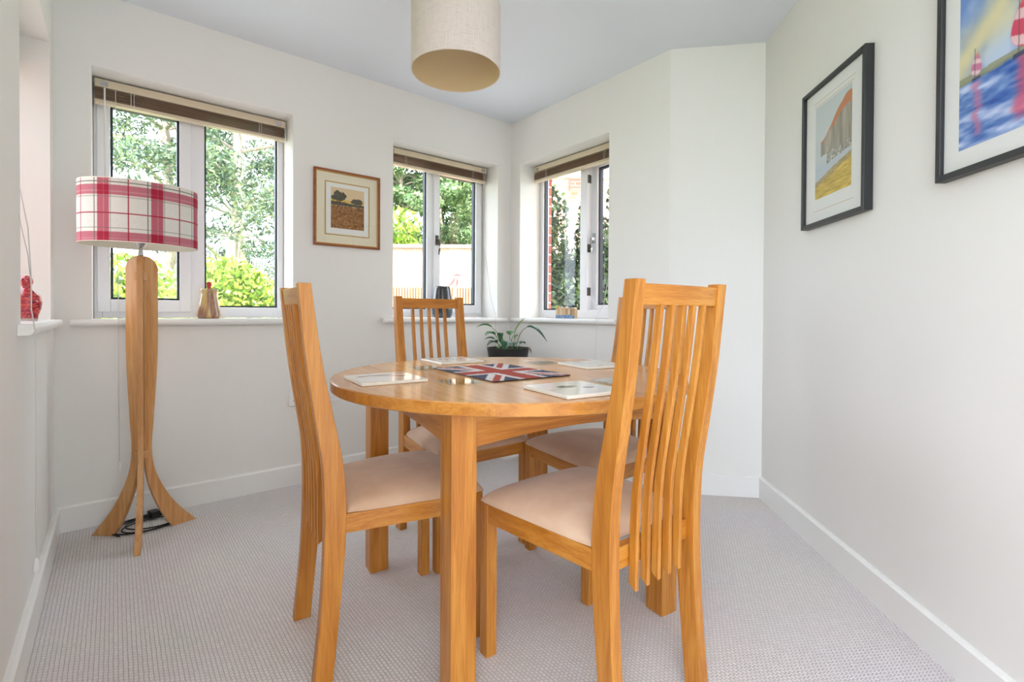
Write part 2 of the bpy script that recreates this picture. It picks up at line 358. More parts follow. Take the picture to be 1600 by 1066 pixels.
tag(MB().prism([(p.x, p.y) for p in poly], -.12, 0).build('floor', 'carpet'), 'pale beige looped carpet with fine ribbed rows', 'floor', kind='structure')
cp_ = [outp[0], outp[1], outp[2], outp[3], P5+e2*2.95-nR*T, P5+e2*2.95+nR*1.6, outp[7]]
tag(MB().prism([(p.x, p.y) for p in cp_], HC, HC+.22).build('ceiling', 'ceiling_paint'), 'plain white ceiling', 'ceiling', kind='structure')
hp_ = [P5-nR*T, P5-nR*6, P5+e2*9-nR*6, P5+e2*9-nR*T]
tag(MB().prism([(p.x, p.y) for p in hp_], -.25, 7.0).build('wall_sun_block', 'brick_pale'), 'added unseen brick block that keeps the sun off the garden room', 'wall', kind='structure')  # tall unseen block, added to stop direct sun entering the rooms
gr = MB()                                           # roof bars of the unseen garden room, added so daylight reaches the bay
for k in range(6):
    q0 = P5+e2*2.98+nR*(.02+.74*k); q1 = P5+e2*5.25+nR*(.02+.74*k)
    if k < 6: gr.tube([(q0.x, q0.y, HC+.25), (q1.x, q1.y, HC+.02)], .025, 4)
tag(gr.build('trim_1', 'upvc'), 'white roof bars of the added, unseen garden room', 'trim', kind='structure')
# baseboards
hb, tb = .1106, .0185
def baseboard(name, i, label):
    off = offset(-tb); a, b, c, d = inn[i], inn[(i+1) % N], off[(i+1) % N], off[i]
    o2 = offset(-tb*.55); c2, d2 = o2[(i+1) % N], o2[i]
    mb = MB(); n = 4
    V_ = [(a.x, a.y, 0), (b.x, b.y, 0), (c.x, c.y, 0), (d.x, d.y, 0), (a.x, a.y, hb), (b.x, b.y, hb), (c2.x, c2.y, hb), (d2.x, d2.y, hb), (c.x, c.y, hb-.006), (d.x, d.y, hb-.006)]
    mb.add(V_, [(0, 1, 2, 3), (4, 7, 6, 5), (3, 2, 8, 9), (9, 8, 6, 7), (0, 4, 5, 1), (0, 3, 9, 7, 4), (1, 5, 6, 8, 2)])
    return tag(mb.build(name, 'trim_white'), label, 'baseboard', kind='structure')
for i, nm in ((0, 'back'), (1, 'bay_right'), (2, 'chamfer'), (3, 'right'), (7, 'left')):
    baseboard('baseboard_'+nm, i, 'white skirting board along the '+nm.replace('_', ' ')+' wall')
# light portals in the openings
portal('portal_1', ((W1[0]+W1[1])/2, .45, 1.5), 0, .86, 1.14); portal('portal_2', ((W2[0]+W2[1])/2, .45, 1.5), 0, .84, 1.14)
portal('portal_3', (.45, -(W3[0]+W3[1])/2, 1.5), R(-90), .84, 1.14); portal('portal_4', (XL-.45, (W0[0]+W0[1])/2, 1.5), R(90), .84, 1.14)
pc = P5+e2*5.7+nR*1.9; portal('portal_5', (pc.x, pc.y, 1.4), math.atan2(-nR.y, -nR.x)+R(180), 3.9, 2.2)
pc = P5+e2*4.0+nR*4.3; portal('portal_6', (pc.x, pc.y, 1.4), math.atan2(dR.y, dR.x), 2.7, 2.2)
pc = P5+e2*4.3+nR*1.9; pr6 = portal('portal_7', (pc.x, pc.y, 2.75), 0, 3.0, 4.2); pr6.rotation_euler = (0, 0, math.atan2(e2.y, e2.x))

# ---------------------------------------------------------------- windows (local: x along the wall to the right, y outward, z up)
FR_WALL = {'back': ((0, 0, 0), 0), 'bay': ((0, 0, 0), R(-90)), 'left': ((XL, 0, 0), R(90))}
def window(n, where, u0, u1, case, m0, m1, open_deg=0, label=''):
    loc, rz = FR_WALL[where]; root = empty('window_%d' % n, loc, rz); tag(root, label, 'window', kind='structure')
    z0, z1 = ZS+.002, ZT-.002; v0, v1 = .2, .262; j = .031
    fr = MB().ring(u0+.001, u1-.001, z0, z1, j, j, .058, .058, v0, v1); fr.box(m0, m1, v0, v1, z0+.058, z1-.058)
    fr.build('window_frame', 'upvc', root, bevel=.003)
    MB().box(u0+.001, u1-.001, .02, v0-.002, ZS-.03, ZS).prism([(-.026, ZS-.03), (-.032, ZS-.024), (-.034, ZS-.015), (-.032, ZS-.006), (-.026, ZS), (.02, ZS), (.02, ZS-.03)], u0+.001, u1-.001, 'x').prism(
        [(-.026, ZS-.03), (-.032, ZS-.024), (-.034, ZS-.015), (-.032, ZS-.006), (-.026, ZS), (-.0005, ZS), (-.0005, ZS-.03)], u0-.072, u0+.001, 'x').prism(
        [(-.026, ZS-.03), (-.032, ZS-.024), (-.034, ZS-.015), (-.032, ZS-.006), (-.026, ZS), (-.0005, ZS), (-.0005, ZS-.03)], u1-.001, u1+.072, 'x').build('window_sill', 'trim_white', root, smooth='auto')
    fa, fb = (m1, u1-j) if case == 'L' else (u0+j, m0)
    g = MB().ring(fa+.0005, fb-.0005, z0+.0585, z1-.0585, .009, .009, .009, .009, .216, .246).build('spacer', 'gasket', root)
    p = MB().box(fa+.0005, fb-.0005, .228, .233, z0+.0585, z1-.0585).build('pane', 'pane_glass', root)
    ca, cb = (u0+.014, m0+.006) if case == 'L' else (m1-.006, u1-.014)
    hinge = ca if case == 'L' else cb; sgn = -1 if case == 'L' else 1
    # casement, built about its hinge
    s0, s1 = ca-hinge, cb-hinge; w = .05
    dv = .0 if not open_deg else .035
    cs = MB().ring(s0, s1, z0+.03, z1-.03, w, w, w+.012, w+.012, -.012+dv, .045+dv).build('casement', 'upvc', root, bevel=.003)
    cs.location = (hinge, .2, 0); cs.rotation_euler = (0, 0, R(open_deg)*-sgn)
    MB().ring(s0+w+.0005, s1-w-.0005, z0+.03+w+.0125, z1-.03-w-.0125, .01, .01, .01, .01, .006+dv, .036+dv).build('spacer', 'gasket', cs)
    MB().box(s0+w+.0005, s1-w-.0005, .018+dv, .023+dv, z0+.03+w+.0125, z1-.03-w-.0125).build('pane', 'pane_glass', cs)
    hx = (s1-w/2) if case == 'L' else (s0+w/2)
    hd = MB().box(hx-.011, hx+.011, -.02+dv, -.012+dv, 1.455, 1.525); hd.box(hx-.007, hx+.007, -.042+dv, -.02+dv, 1.475, 1.495)
    hd.tube([(hx, -.04+dv, 1.49), (hx+.004, -.046+dv, 1.46), (hx+.004, -.044+dv, 1.42), (hx+.001, -.04+dv, 1.385)], [.007, .0075, .007, .005]); hd.build('handle', 'metal' if n != 2 else 'dark_metal', cs, smooth='auto')
    if open_deg:
        for zz in (1.12, 1.42, 1.9):
            MB().box(m1+.0005, m1+.0045, .203, .235, zz-.028, zz+.028).build('keep', 'dark_metal', root)
    return root
window(1, 'back', W1[0], W1[1], 'L', -2.028, -1.96, 0, 'white two-light window behind the tartan floor lamp')
window(2, 'back', W2[0], W2[1], 'R', -.605, -.55, 0, 'white two-light window between picture and room corner')
window(3, 'bay', W3[0], W3[1], 'R', .53, .595, 5, 'white two-light window with one casement ajar')
window(4, 'left', W0[0], W0[1], 'L', -.56, -.50, 0, 'white window in the deep niche of the left wall')

# ---------------------------------------------------------------- venetian blinds
slat_mesh = {}
def blind(where, u0, u1, label, wand, cords, group='raised venetian blinds'):
    loc, rz = FR_WALL[where]; root = empty('venetian_blind', loc, rz); tag(root, label, 'blind', group)
    va, vb = .118, .158; w = u1-u0
    MB().box(u0, u1, va-.004, vb+.004, 2.024, 2.062).build('headrail', 'headrail', root, bevel=.003)
    for uu in (u0+.02, u1-.05): MB().box(uu, uu+.03, va-.006, va-.003, 2.03, 2.052).build('bracket', 'metal', root)
    key = round(w, 3)
    if key not in slat_mesh:
        mb = MB(); n = 5; prof = [(va+(vb-va)*k/n, .0012*math.sin(math.pi*k/n)) for k in range(n+1)]
        mb.prism([(p[0], p[1]) for p in prof]+[(p[0], p[1]+.0011) for p in prof[::-1]], 0, w, 'x'); so_ = mb.build('slat', 'blind_slat', root); slat_mesh[key] = so_.data; first = so_
    else: first = None
    for k in range(14):
        z = 1.969+k*.0036
        o = first if (k == 0 and first) else bpy.data.objects.new('slat', slat_mesh[key])
        if o is not first: C.objects.link(o); o.parent = root
        rs = random.Random(k*7+int(u0*100)); o.location = (u0+rs.uniform(-.0015, .0015), rs.uniform(-.004, .003), z)
    MB().box(u0, u1, va, vb, 1.952, 1.968).build('bottom_rail', 'headrail', root, bevel=.002)
    for uu in (u0+.13*w/.8, u1-.13*w/.8):
        MB().tube([(uu, va-.003, 2.03), (uu, va-.005, 1.99), (uu, va-.003, 1.955)], .0012, 6).tube([(uu+.012, va-.003, 2.03), (uu+.011, va-.004, 1.99), (uu+.012, va-.003, 1.955)], .0012, 6).build('ladder_cord', 'cord_white', root)
    if wand is not None: MB().tube([(wand, va-.008, 2.02), (wand, va-.010, 1.8), (wand+.004, va-.010, 1.48)], .004, 8).build('wand', 'plastic_clear', root, smooth='auto')
    for path, tas in cords:
        MB().tube(path, .0014, 6).build('lift_cord', 'cord_white', root)
        if tas:
            x, y, z = path[-1]; MB().lathe([(.003, z+.004), (.0065, z-.006), (.0085, z-.03), (.007, z-.034)], 12, x, y).build('cord_pull', 'plastic_white', root, smooth='auto')
    return root
V = .108
blind('back', W1[0]+.008, W1[1]-.012, 'brown wooden venetian blind pulled up above the lamp window', W1[0]+.045,
      [([(-2.332, V, 2.02), (-2.329, V, 1.5), (-2.325, .05, 1.06), (-2.324, -.043, .95), (-2.324, -.045, .6), (-2.322, -.041, .275)], True)])
blind('back', W2[0]+.01, W2[1]-.02, 'brown wooden venetian blind pulled up above the dark vase window', None,
      [([(-.165, V, 2.02), (-.166, V, 1.5), (-.168, .02, 1.06), (-.17, -.042, .945), (-.17, -.044, .6), (-.17, -.042, .4)], True), ([(-.178, V, 2.02), (-.174, V, 1.5), (-.171, .02, 1.1), (-.170, -.04, .96)], False)])
blind('bay', W3[0]+.02, W3[1]-.01, 'brown wooden venetian blind pulled up above the ajar window', None,
      [([(.91, V, 2.02), (.905, V, 1.4), (.90, .02, 1.02), (.896, -.043, .95), (.893, -.045, .6), (.89, -.042, .35)], True)])
blind('left', W0[0]+.01, W0[1]-.01, 'brown wooden venetian blind in the left wall niche', None,
      [([(-.94, V, 2.02), (-.95, .03, 1.5), (-1.0, -.018, 1.2), (-1.085, -.032, 1.06), (-1.13, -.036, .97)], False), ([(-.955, V, 2.02), (-.965, .03, 1.4), (-1.02, -.02, 1.12), (-1.08, -.032, 1.03), (-1.13, -.036, .97)], False),
       ([(-1.13, -.036, .975), (-1.075, -.038, .915), (-1.05, -.036, .6), (-1.03, -.034, .4), (-1.01, -.033, .275)], True)])

# ---------------------------------------------------------------- table
TX, TY, TZ, TRr, TA = -1.256, -1.5582, .7614, .5948, R(-8.1)
tab = empty('dining_table', (TX, TY, 0), TA); tag(tab, 'round honey oak dining table on four square legs', 'table')
t0 = TZ-.0337
MB().lathe([(TRr-.004, t0), (TRr, t0+.003), (TRr, TZ-.003), (TRr-.003, TZ)], 128).build('tabletop', 'oak_top', tab, smooth='auto')
tp_ = [o for o in tab.children][0].data; tp_.materials.append(MATS['oak_x'])
for p_ in tp_.polygons:
    if abs(p_.normal.z) < .6: p_.material_index = 1
h, lt = .4004, .0688
MB().box(-lt/2, lt/2, -lt/2, lt/2, 0, t0).build('leg', 'oak_z', tab, bevel=.002)
lg = [o for o in tab.children if o.name.startswith('leg')][0]; lg.location = (-h+lt/2, -h+lt/2, 0)
for sx, sy in ((1, -1), (-1, 1), (1, 1)):
    o = lg.copy(); C.objects.link(o); o.location = (sx*(h-lt/2), sy*(h-lt/2), 0)
half = h-lt; arch = [(-half, t0)]+[(half*math.cos(math.pi*k/20)*-1,   .632+.021*(1-(abs(math.cos(math.pi*k/20)))**1.9)) for k in range(21)]+[(half, t0)]
arch = arch[::-1]
ap = MB().prism(arch, -.011, .011, 'y').build('apron', 'oak_x', tab, bevel=.0015)
ap.location = (0, -h+.026, 0)
for k in range(1, 4):
    o = ap.copy(); C.objects.link(o); a = k*math.pi/2; o.rotation_euler = (0, 0, a); o.location = ((h-.026)*math.sin(a), -(h-.026)*math.cos(a), 0)

# ---------------------------------------------------------------- chairs
def make_chair():
    root = empty('dining_chair')
    prof = [(0, -.235, -.186), (.2, -.216, -.167), (.38, -.208, -.153), (.48, -.208, -.153), (.572, -.213, -.161), (.705, -.233, -.187), (.845, -.253, -.214), (1.0447, -.273, -.241)]
    S = smooth_curve(prof, 40); wr, wf, tl, lb = .3543, .4412, .0324, .0345; df = .2356
    for s in (1, -1):
        ys = sorted((s*wr/2, s*(wr/2-tl)))
        MB().strip([(a, z) for z, a, b in S], [(b, z) for z, a, b in S], *ys).build('back_post', 'oak_z', root, bevel=.002)
    for s in (1, -1):
        ys = sorted((s*wf/2, s*(wf/2-lb)))
        MB().box(df-lb, df, *ys, 0, .434).build('leg', 'oak_z', root, bevel=.002)
    # seat rails
    ra, rb = .383, .434
    MB().box(df-.027, df-.004, -wf/2+lb, wf/2-lb, ra, rb).build('seat_rail', 'oak_y', root, bevel=.0015)
    MB().box(-.186, -.162, -wr/2+tl, wr/2-tl, ra, rb).build('seat_rail', 'oak_y', root, bevel=.0015)
    for s in (1, -1):
        x0, x1 = -.1535, df-lb; y0, y1 = wr/2-.002, wf/2-.002
        P = [(x0, s*y0), (x1, s*y1), (x1, s*(y1-.022)), (x0, s*(y0-.022))]
        MB().prism(P if s < 0 else P[::-1], ra, rb).build('seat_rail', 'oak_x', root, bevel=.0015)
    # top rail, slightly bowed
    def xr(z): i = min(range(len(S)), key=lambda k: abs(S[k][0]-z)); return (S[i][1]+S[i][2])/2
    n = 12; vs_ = []; wi = wr/2-tl
    mb = MB(); fs = []
    for k in range(n+1):
        y = -wi+2*wi*k/n; bow = -.007*(1-(y/wi)**2)
        for z in (.990, 1.036):
            xc = xr(z)+bow; vs_ += [(xc-.011, y, z), (xc+.011, y, z)]
    for k in range(n):
        a = 4*k; b = a+4
        fs += [(a, a+1, b+1, b), (a+2, b+2, b+3, a+3), (a, b, b+2, a+2), (a+1, a+3, b+3, b+1)]
    fs += [(0, 2, 3, 1), (4*n, 4*n+1, 4*n+3, 4*n+2)]
    mb.add(vs_, fs).build('top_rail', 'oak_y', root, bevel=.002)
    # five curved slats, tails hanging below the rear rail
    sp = [(.345, -.208, -.188), (.40, -.209, -.189), (.48, -.210, -.190), (.572, -.215, -.196), (.705, -.234, -.217), (.845, -.255, -.239), (.992, -.272, -.257)]
    SS = smooth_curve(sp, 28)
    base = None
    for yy in (-.084, -.042, 0, .042, .084):
        if base is None: base = o = MB().strip([(a, z-(.014 if i_ == 0 else 0)) for i_, (z, a, b) in enumerate(SS)], [(b, z) for z, a, b in SS], -.006, .006).build('slat', 'oak_z', root, bevel=.0012)
        else: o = base.copy(); C.objects.link(o)
        o.location = (0, yy, 0)
    # seat cushion
    nu, nv = 30, 30; u, v = np.meshgrid(np.linspace(-1, 1, nu), np.linspace(-1, 1, nv), indexing='ij')
    uu = np.sign(u)*(1-(1-abs(u))**1.7); vv = np.sign(v)*(1-(1-abs(v))**1.7)
    pull = 1-.03*(abs(uu)**6*abs(vv)**6)
    x = .047+.2*uu*pull; hw = np.interp(x, [-.153, .247], [.172, .224]); y = hw*vv*pull
    e = np.clip((1-abs(uu)**5)*(1-abs(vv)**5), 0, 1)
    ctr = (1-uu**2)*(1-vv**2)
    z = .4345+.036*e**.38+.022*ctr**.7
    top = np.stack([x, y, z], -1)
    idx = np.arange(nu*nv).reshape(nu, nv); q = np.stack([idx[:-1, :-1], idx[1:, :-1], idx[1:, 1:], idx[:-1, 1:]], -1).reshape(-1, 4)
    Vt = top.reshape(-1, 3); Vb = Vt.copy(); Vb[:, 2] = .4342; Vb[:, :2] = Vb[:, :2]
    me = np_mesh('seat', np.concatenate([Vt, Vb]), np.concatenate([q, q[:, ::-1]+nu*nv]))
    link('seat', me, 'suede', root, smooth=True)
    return root
ch = make_chair()
CH = [(-1.6896, -1.4666, -6.938, 'oak slat-back dining chair on the table side nearest the tartan floor lamp'),
      (-1.3173, -2.0112, 88.39, 'oak slat-back dining chair facing the dark vase window across the table'),
      (-1.1858, -1.1037, -92.3, 'oak slat-back dining chair with its back to the dark vase window'),
      (-.8174, -1.6233, 172.9, 'oak slat-back dining chair with its back to the ajar window and narrow wall')]
for k, (x, y, a, lab) in enumerate(CH):
    o = ch if k == 0 else copy_tree(ch)
    o.location = (x, y, 0); o.rotation_euler = (0, 0, R(a)); tag(o, lab, 'chair', 'oak dining chairs around the table')

# ---------------------------------------------------------------- things on the table
def tile(name, x, y, a, label, fn):
    root = empty(name, (x, y, TZ+.0004), R(a)); tag(root, label, 'placemat', 'tile placemats on the table')
    MB().box(-.1, .1, -.1, .1, 0, .0095).build('tile_body', 'porcelain', root, bevel=.002)
    art('printed_face', .192, .192, fn, 'tile_print', root, 60, 60, y=.0098, horizontal=True)
def cream(u, v, s): n = fbm(u*3, v*3, s); return np.stack([242+12*n, 236+14*n, 224+20*n], -1)
def tile_strokes(u, v):
    c = cream(u, v, 3); a = sstep(.1, .03, abs(v-.62-.12*np.sin(u*5)-.1*(fbm(u*6, v*6, 8)-.5)))*sstep(.05, .2, u)*sstep(.95, .8, u); c = mixc(c, (140, 108, 98), a*.75)
    return mixc(c, (120, 86, 60), sstep(.06, .02, abs(v-.78-.2*(u-.5)))*sstep(.3, .5, u)*.7)
def tile_bird(u, v):
    c = cream(u, v, 13); d = ((u-.45)/.16)**2+((v-.6)/.1)**2; n = fbm(u*9, v*9, 5); c = mixc(c, (92, 74, 62), sstep(1.3, .5, d+n-.4))
    d2 = ((u-.68)/.11)**2+((v-.42)/.06)**2; c = mixc(c, (104, 88, 84), sstep(1.3, .6, d2+n-.4)*.85)
    return mixc(c, (150, 140, 110), sstep(.012, .004, abs(v-.52-.2*(u-.5)))*.7)
def tile_grass(u, v):
    c = cream(u, v, 23); n = fbm(u*12, v*5, 6); return mixc(c, (158, 134, 106), sstep(.5, .75, n)*sstep(.2, .5, v)*sstep(.95, .7, v)*.7)
tile('tile_placemat', -1.692, -1.486, -6, 'white tile placemat with brown strokes, laid before the chair by the lamp', tile_strokes)
tile('tile_placemat', -1.378, -1.988, -8, 'white tile placemat with dark bird print before the chair facing the dark vase window', tile_bird)
tile('tile_placemat', -1.221, -1.124, -5, 'white tile placemat with brown grasses before the chair backing on the vase window', tile_grass)
tile('tile_placemat', -.862, -1.592, -10, 'white tile placemat with faint print before the chair backing on the ajar window', lambda u, v: mixc(cream(u, v, 31), (176, 160, 142), sstep(.55, .8, fbm(u*5, v*8, 9))*.6))
for x, y, a, lab in ((-1.537, -1.664, -4, 'square clear glass coaster beside the brown stroke tile'), (-1.436, -1.285, -8, 'square clear glass coaster beside the brown grasses tile'),
                     (-.962, -1.402, -6, 'square clear glass coaster beside the faint print tile'), (-1.155, -1.93, -10, 'square clear glass coaster beside the dark bird tile')):
    o = MB().box(-.05, .05, -.05, .05, 0, .0045).build('glass_coaster', 'coaster_glass', bevel=.001); o.location = (x, y, TZ+.0004); o.rotation_euler = (0, 0, R(a)); tag(o, lab, 'coaster', 'glass coasters on the table')
def jack(u, v):                                    # u across the short side, v along the long one; a flag in a rough woven look
    X = (v-.5)*2; Y = (u-.5)*1.45; n = fbm(u*40, v*50, 4, 2)-.5; X = X+.03*n; Y = Y+.03*n
    c = np.zeros(u.shape+(3,))+np.array((74, 76, 98)); W_, Rr = np.array((226, 220, 220)), np.array((178, 74, 62))
    for s in (1, -1):
        d = abs(Y-s*X*.72)/math.hypot(1, .72); c = mixc(c, W_, sstep(.15, .13, d))
    for s in (1, -1):
        off = .035*np.sign(X)*s; d = abs(Y-s*X*.72+off)/math.hypot(1, .72); c = mixc(c, Rr, sstep(.06, .045, d))
    m = np.minimum(abs(X), abs(Y)); c = mixc(c, W_, sstep(.27, .255, m)); c = mixc(c, Rr, sstep(.165, .15, m))
    c = c*(1-.22*(fbm(u*60, v*80, 11, 2)))[..., None]*1.08
    return c
fl = empty('flag_table_mat', (-1.288, -1.536, TZ+.0004), R(-5.4)); tag(fl, 'red, white and blue flag mat in the middle of the table', 'table mat')
MB().box(-.15, .15, -.21, .21, 0, .003).build('mat_backing', 'black_frame', fl)
art('mat_print', .304, .424, jack, 'cloth_print', fl, 170, 230, y=.0036, horizontal=True)

# ---------------------------------------------------------------- floor lamp
LX, LY = -2.25, -.262
lamp = empty('floor_lamp', (LX, LY, 0)); tag(lamp, 'oak tripod floor lamp with oval red tartan shade beside the window', 'lamp')
rk = [(0, .118, .215), (.03, .098, .190), (.07, .078, .156), (.12, .057, .120), (.2, .030, .077), (.28, .014, .047), (.36, .008, .036), (.5, .008, .043), (.77, .008, .058), (1.0, .008, .060), (1.15, .008, .0605)]
RS = smooth_curve(rk, 44)
for k in range(1, 9):
    a = math.pi/2*k/8; RS.append((1.15+.057*math.sin(a), .008, .008+.0525*(1-(1-math.cos(a))**1.0)))
for k, ang in enumerate((264, 139, 19)):
    o = MB().strip([(a, z) for z, a, b in RS], [(b, z) for z, a, b in RS], -.0105, .0105).build('leg', 'lamp_oak', lamp, bevel=.002); o.rotation_euler = (0, 0, R(ang))
for zz in (.355, 1.12):
    MB().lathe([(.025, zz-.017), (.025, zz+.017)], 6).build('spacer_block', 'lamp_oak', lamp)
MB().tube([(0, 0, .30), (0, 0, 1.20), (0, 0, 1.27)], .0055, 10).lathe([(.006, 1.205), (.010, 1.21), (.008, 1.24), (.018, 1.25), (.022, 1.262), (.014, 1.275)], 20).build('stem', 'metal', lamp, smooth='auto')
A_, B_ = .207, .15; ZB, ZTp = 1.247, 1.50
nu_, nv_ = 520, 110; th = np.linspace(0, 2*np.pi, 20001); ds = np.hypot(A_*np.sin(th), B_*np.cos(th)); arc = np.concatenate([[0], np.cumsum((ds[1:]+ds[:-1])/2*np.diff(th))]); per = arc[-1]
tt = np.interp(np.linspace(0, per, nu_, endpoint=False), arc, th)
sarc = np.linspace(0, per, nu_, endpoint=False); s0 = np.interp(1.5*np.pi, th, arc); ua = (sarc-s0+per/2) % per-per/2    # metres from the side facing the room
vv_ = np.linspace(0, 1, nv_)                                           # 0 bottom, 1 top
U, VV = np.meshgrid(ua, 1-vv_); pu = ((U-.03)/.178) % 1.0
def tart(pu, d):
    c = np.zeros(pu.shape+(3,))+np.array((238, 232, 224)); red = np.array((176, 30, 58)); gr = np.array((120, 112, 98))
    bnd = lambda x, a, b: ((x > a) & (x < b)).astype(float)
    vb = bnd(pu, 0, .225)-.35*bnd(pu, .115, .135); hbd = bnd(d, .113, .275)+bnd(d, .847, 1.01)-.3*bnd(d, .205, .222)-.3*bnd(d, .945, .96)
    c = mixc(c, red, .62*vb); c2 = mixc(c, red, .55*hbd); c = np.where((vb*hbd > .4)[..., None], mixc(c, red, .92*np.minimum(vb, hbd)), c2)
    c = mixc(c, gr, .35*(bnd(pu, .235, .265)+bnd(d, .285, .31)))
    c = mixc(c, red, .9*(bnd(pu, .575, .598)+bnd(d, .55, .562))); c = mixc(c, gr, .75*(bnd(pu, .925, .948)+bnd(d, .062, .074)+bnd(d, .785, .797)))
    return c
col = lin(np.clip(tart(pu, VV)*(1-.05*np.random.RandomState(1).rand(*pu.shape))[..., None], 0, 255))
Pm = np.stack([np.broadcast_to(A_*np.cos(tt), U.shape), np.broadcast_to(B_*np.sin(tt), U.shape), np.broadcast_to((ZB+(ZTp-ZB)*vv_)[:, None], U.shape)], -1)
sh = link('shade', grid_mesh('shade', Pm, col, closed_u=True), 'tartan', lamp, smooth=True)
k_ = .985
MB().lathe([(A_*k_, ZB+.001), (A_*k_, ZTp-.001)], 96, sy=B_/A_, cap=False).build('lining', 'lining_white', sh, smooth=True)
for zz in (ZB, ZTp-.003): MB().tube([(A_*.993*math.cos(a), B_*.993*math.sin(a), zz+.0015) for a in np.linspace(0, 2*np.pi, 97)], .002, 6).build('rim', 'lining_white', sh)
MB().tube([(-A_*.98, 0, ZB+.03), (0, 0, ZB+.028), (A_*.98, 0, ZB+.03)], .002, 6).tube([(0, -B_*.98, ZB+.03), (0, B_*.98, ZB+.03)], .002, 6).build('shade_carrier', 'metal', sh)
# flex and plug
cp = []
for k in range(150):
    t = k/149; lp = t*3.4; a = R(70)+lp*2*math.pi; rr = .078+.017*lp+.008*math.sin(lp*4.4)
    cp.append((-2.225+.02*math.sin(lp*2.2)+rr*1.0*math.cos(a), -.158+.012*math.cos(lp*2.9)+rr*.78*math.sin(a), .0036+.0045*abs(math.sin(lp*2.6))+.002*(3.4-lp)))
cb = MB().tube([(-2.20, -.075, .034), (-2.19, -.085, .022), (-2.165, -.1, .014)]+cp, .0031, 8).build('cable', 'black_plastic', lamp, smooth=True)
pl = MB().prism([(-.024, -.016), (-.026, .004), (-.016, .022), (.016, .022), (.026, .004), (.024, -.016)], .012, .040).box(-.007, .007, -.040, -.015, .018, .032).box(-.013, -.008, .022, .040, .018, .026).box(.008, .013, .022, .040, .018, .026).build('plug', 'black_plastic', lamp, bevel=.003)
cb.location = (-LX, -LY, 0); pl.location = (-2.20-LX, -.088-LY, 0); pl.rotation_euler = (0, 0, R(-70))

# ---------------------------------------------------------------- pendant
pe = empty('pendant_light', (-1.286, -1.247, 0)); tag(pe, 'beige linen drum pendant shade hanging from the ceiling', 'lamp')
pz, pr_, ph = 1.923, .175, .25
d = MB().lathe([(pr_, pz), (pr_, pz+ph)], 96, cap=False).build('shade', 'linen', pe, smooth=True)
MB().lathe([(pr_-.0025, pz), (pr_-.0025, pz+ph)], 96, cap=False).build('lining', 'lining_gold', d, smooth=True)
for zz in (pz, pz+ph): MB().tube([((pr_-.001)*math.cos(a), (pr_-.001)*math.sin(a), zz) for a in np.linspace(0, 2*np.pi, 97)], .002, 6).build('rim', 'linen', d)
for k in range(3): MB().tube([(.02*math.cos(k*2.094), .02*math.sin(k*2.094), pz+ph-.03), ((pr_-.003)*math.cos(k*2.094), (pr_-.003)*math.sin(k*2.094), pz+ph-.004)], .0018, 6).build('carrier_arm', 'metal', d)
MB().lathe([(.019, pz+ph-.06), (.021, pz+ph-.03), (.021, pz+ph), (.012, pz+ph+.02)], 20).build('lamp_holder', 'plastic_white', pe, smooth='auto')
MB().lathe([(.002, pz+ph-.125), (.02, pz+ph-.118), (.029, pz+ph-.098), (.024, pz+ph-.075), (.012, pz+ph-.055)], 20).build('bulb', 'porcelain', pe, smooth=True)
MB().tube([(0, 0, pz+ph+.015), (0, 0, HC-.01)], .003, 8).build('flex', 'plastic_white', pe)
MB().lathe([(.04, HC-.001), (.038, HC-.02), (.012, HC-.032)], 28).build('ceiling_rose', 'plastic_white', pe, smooth='auto')

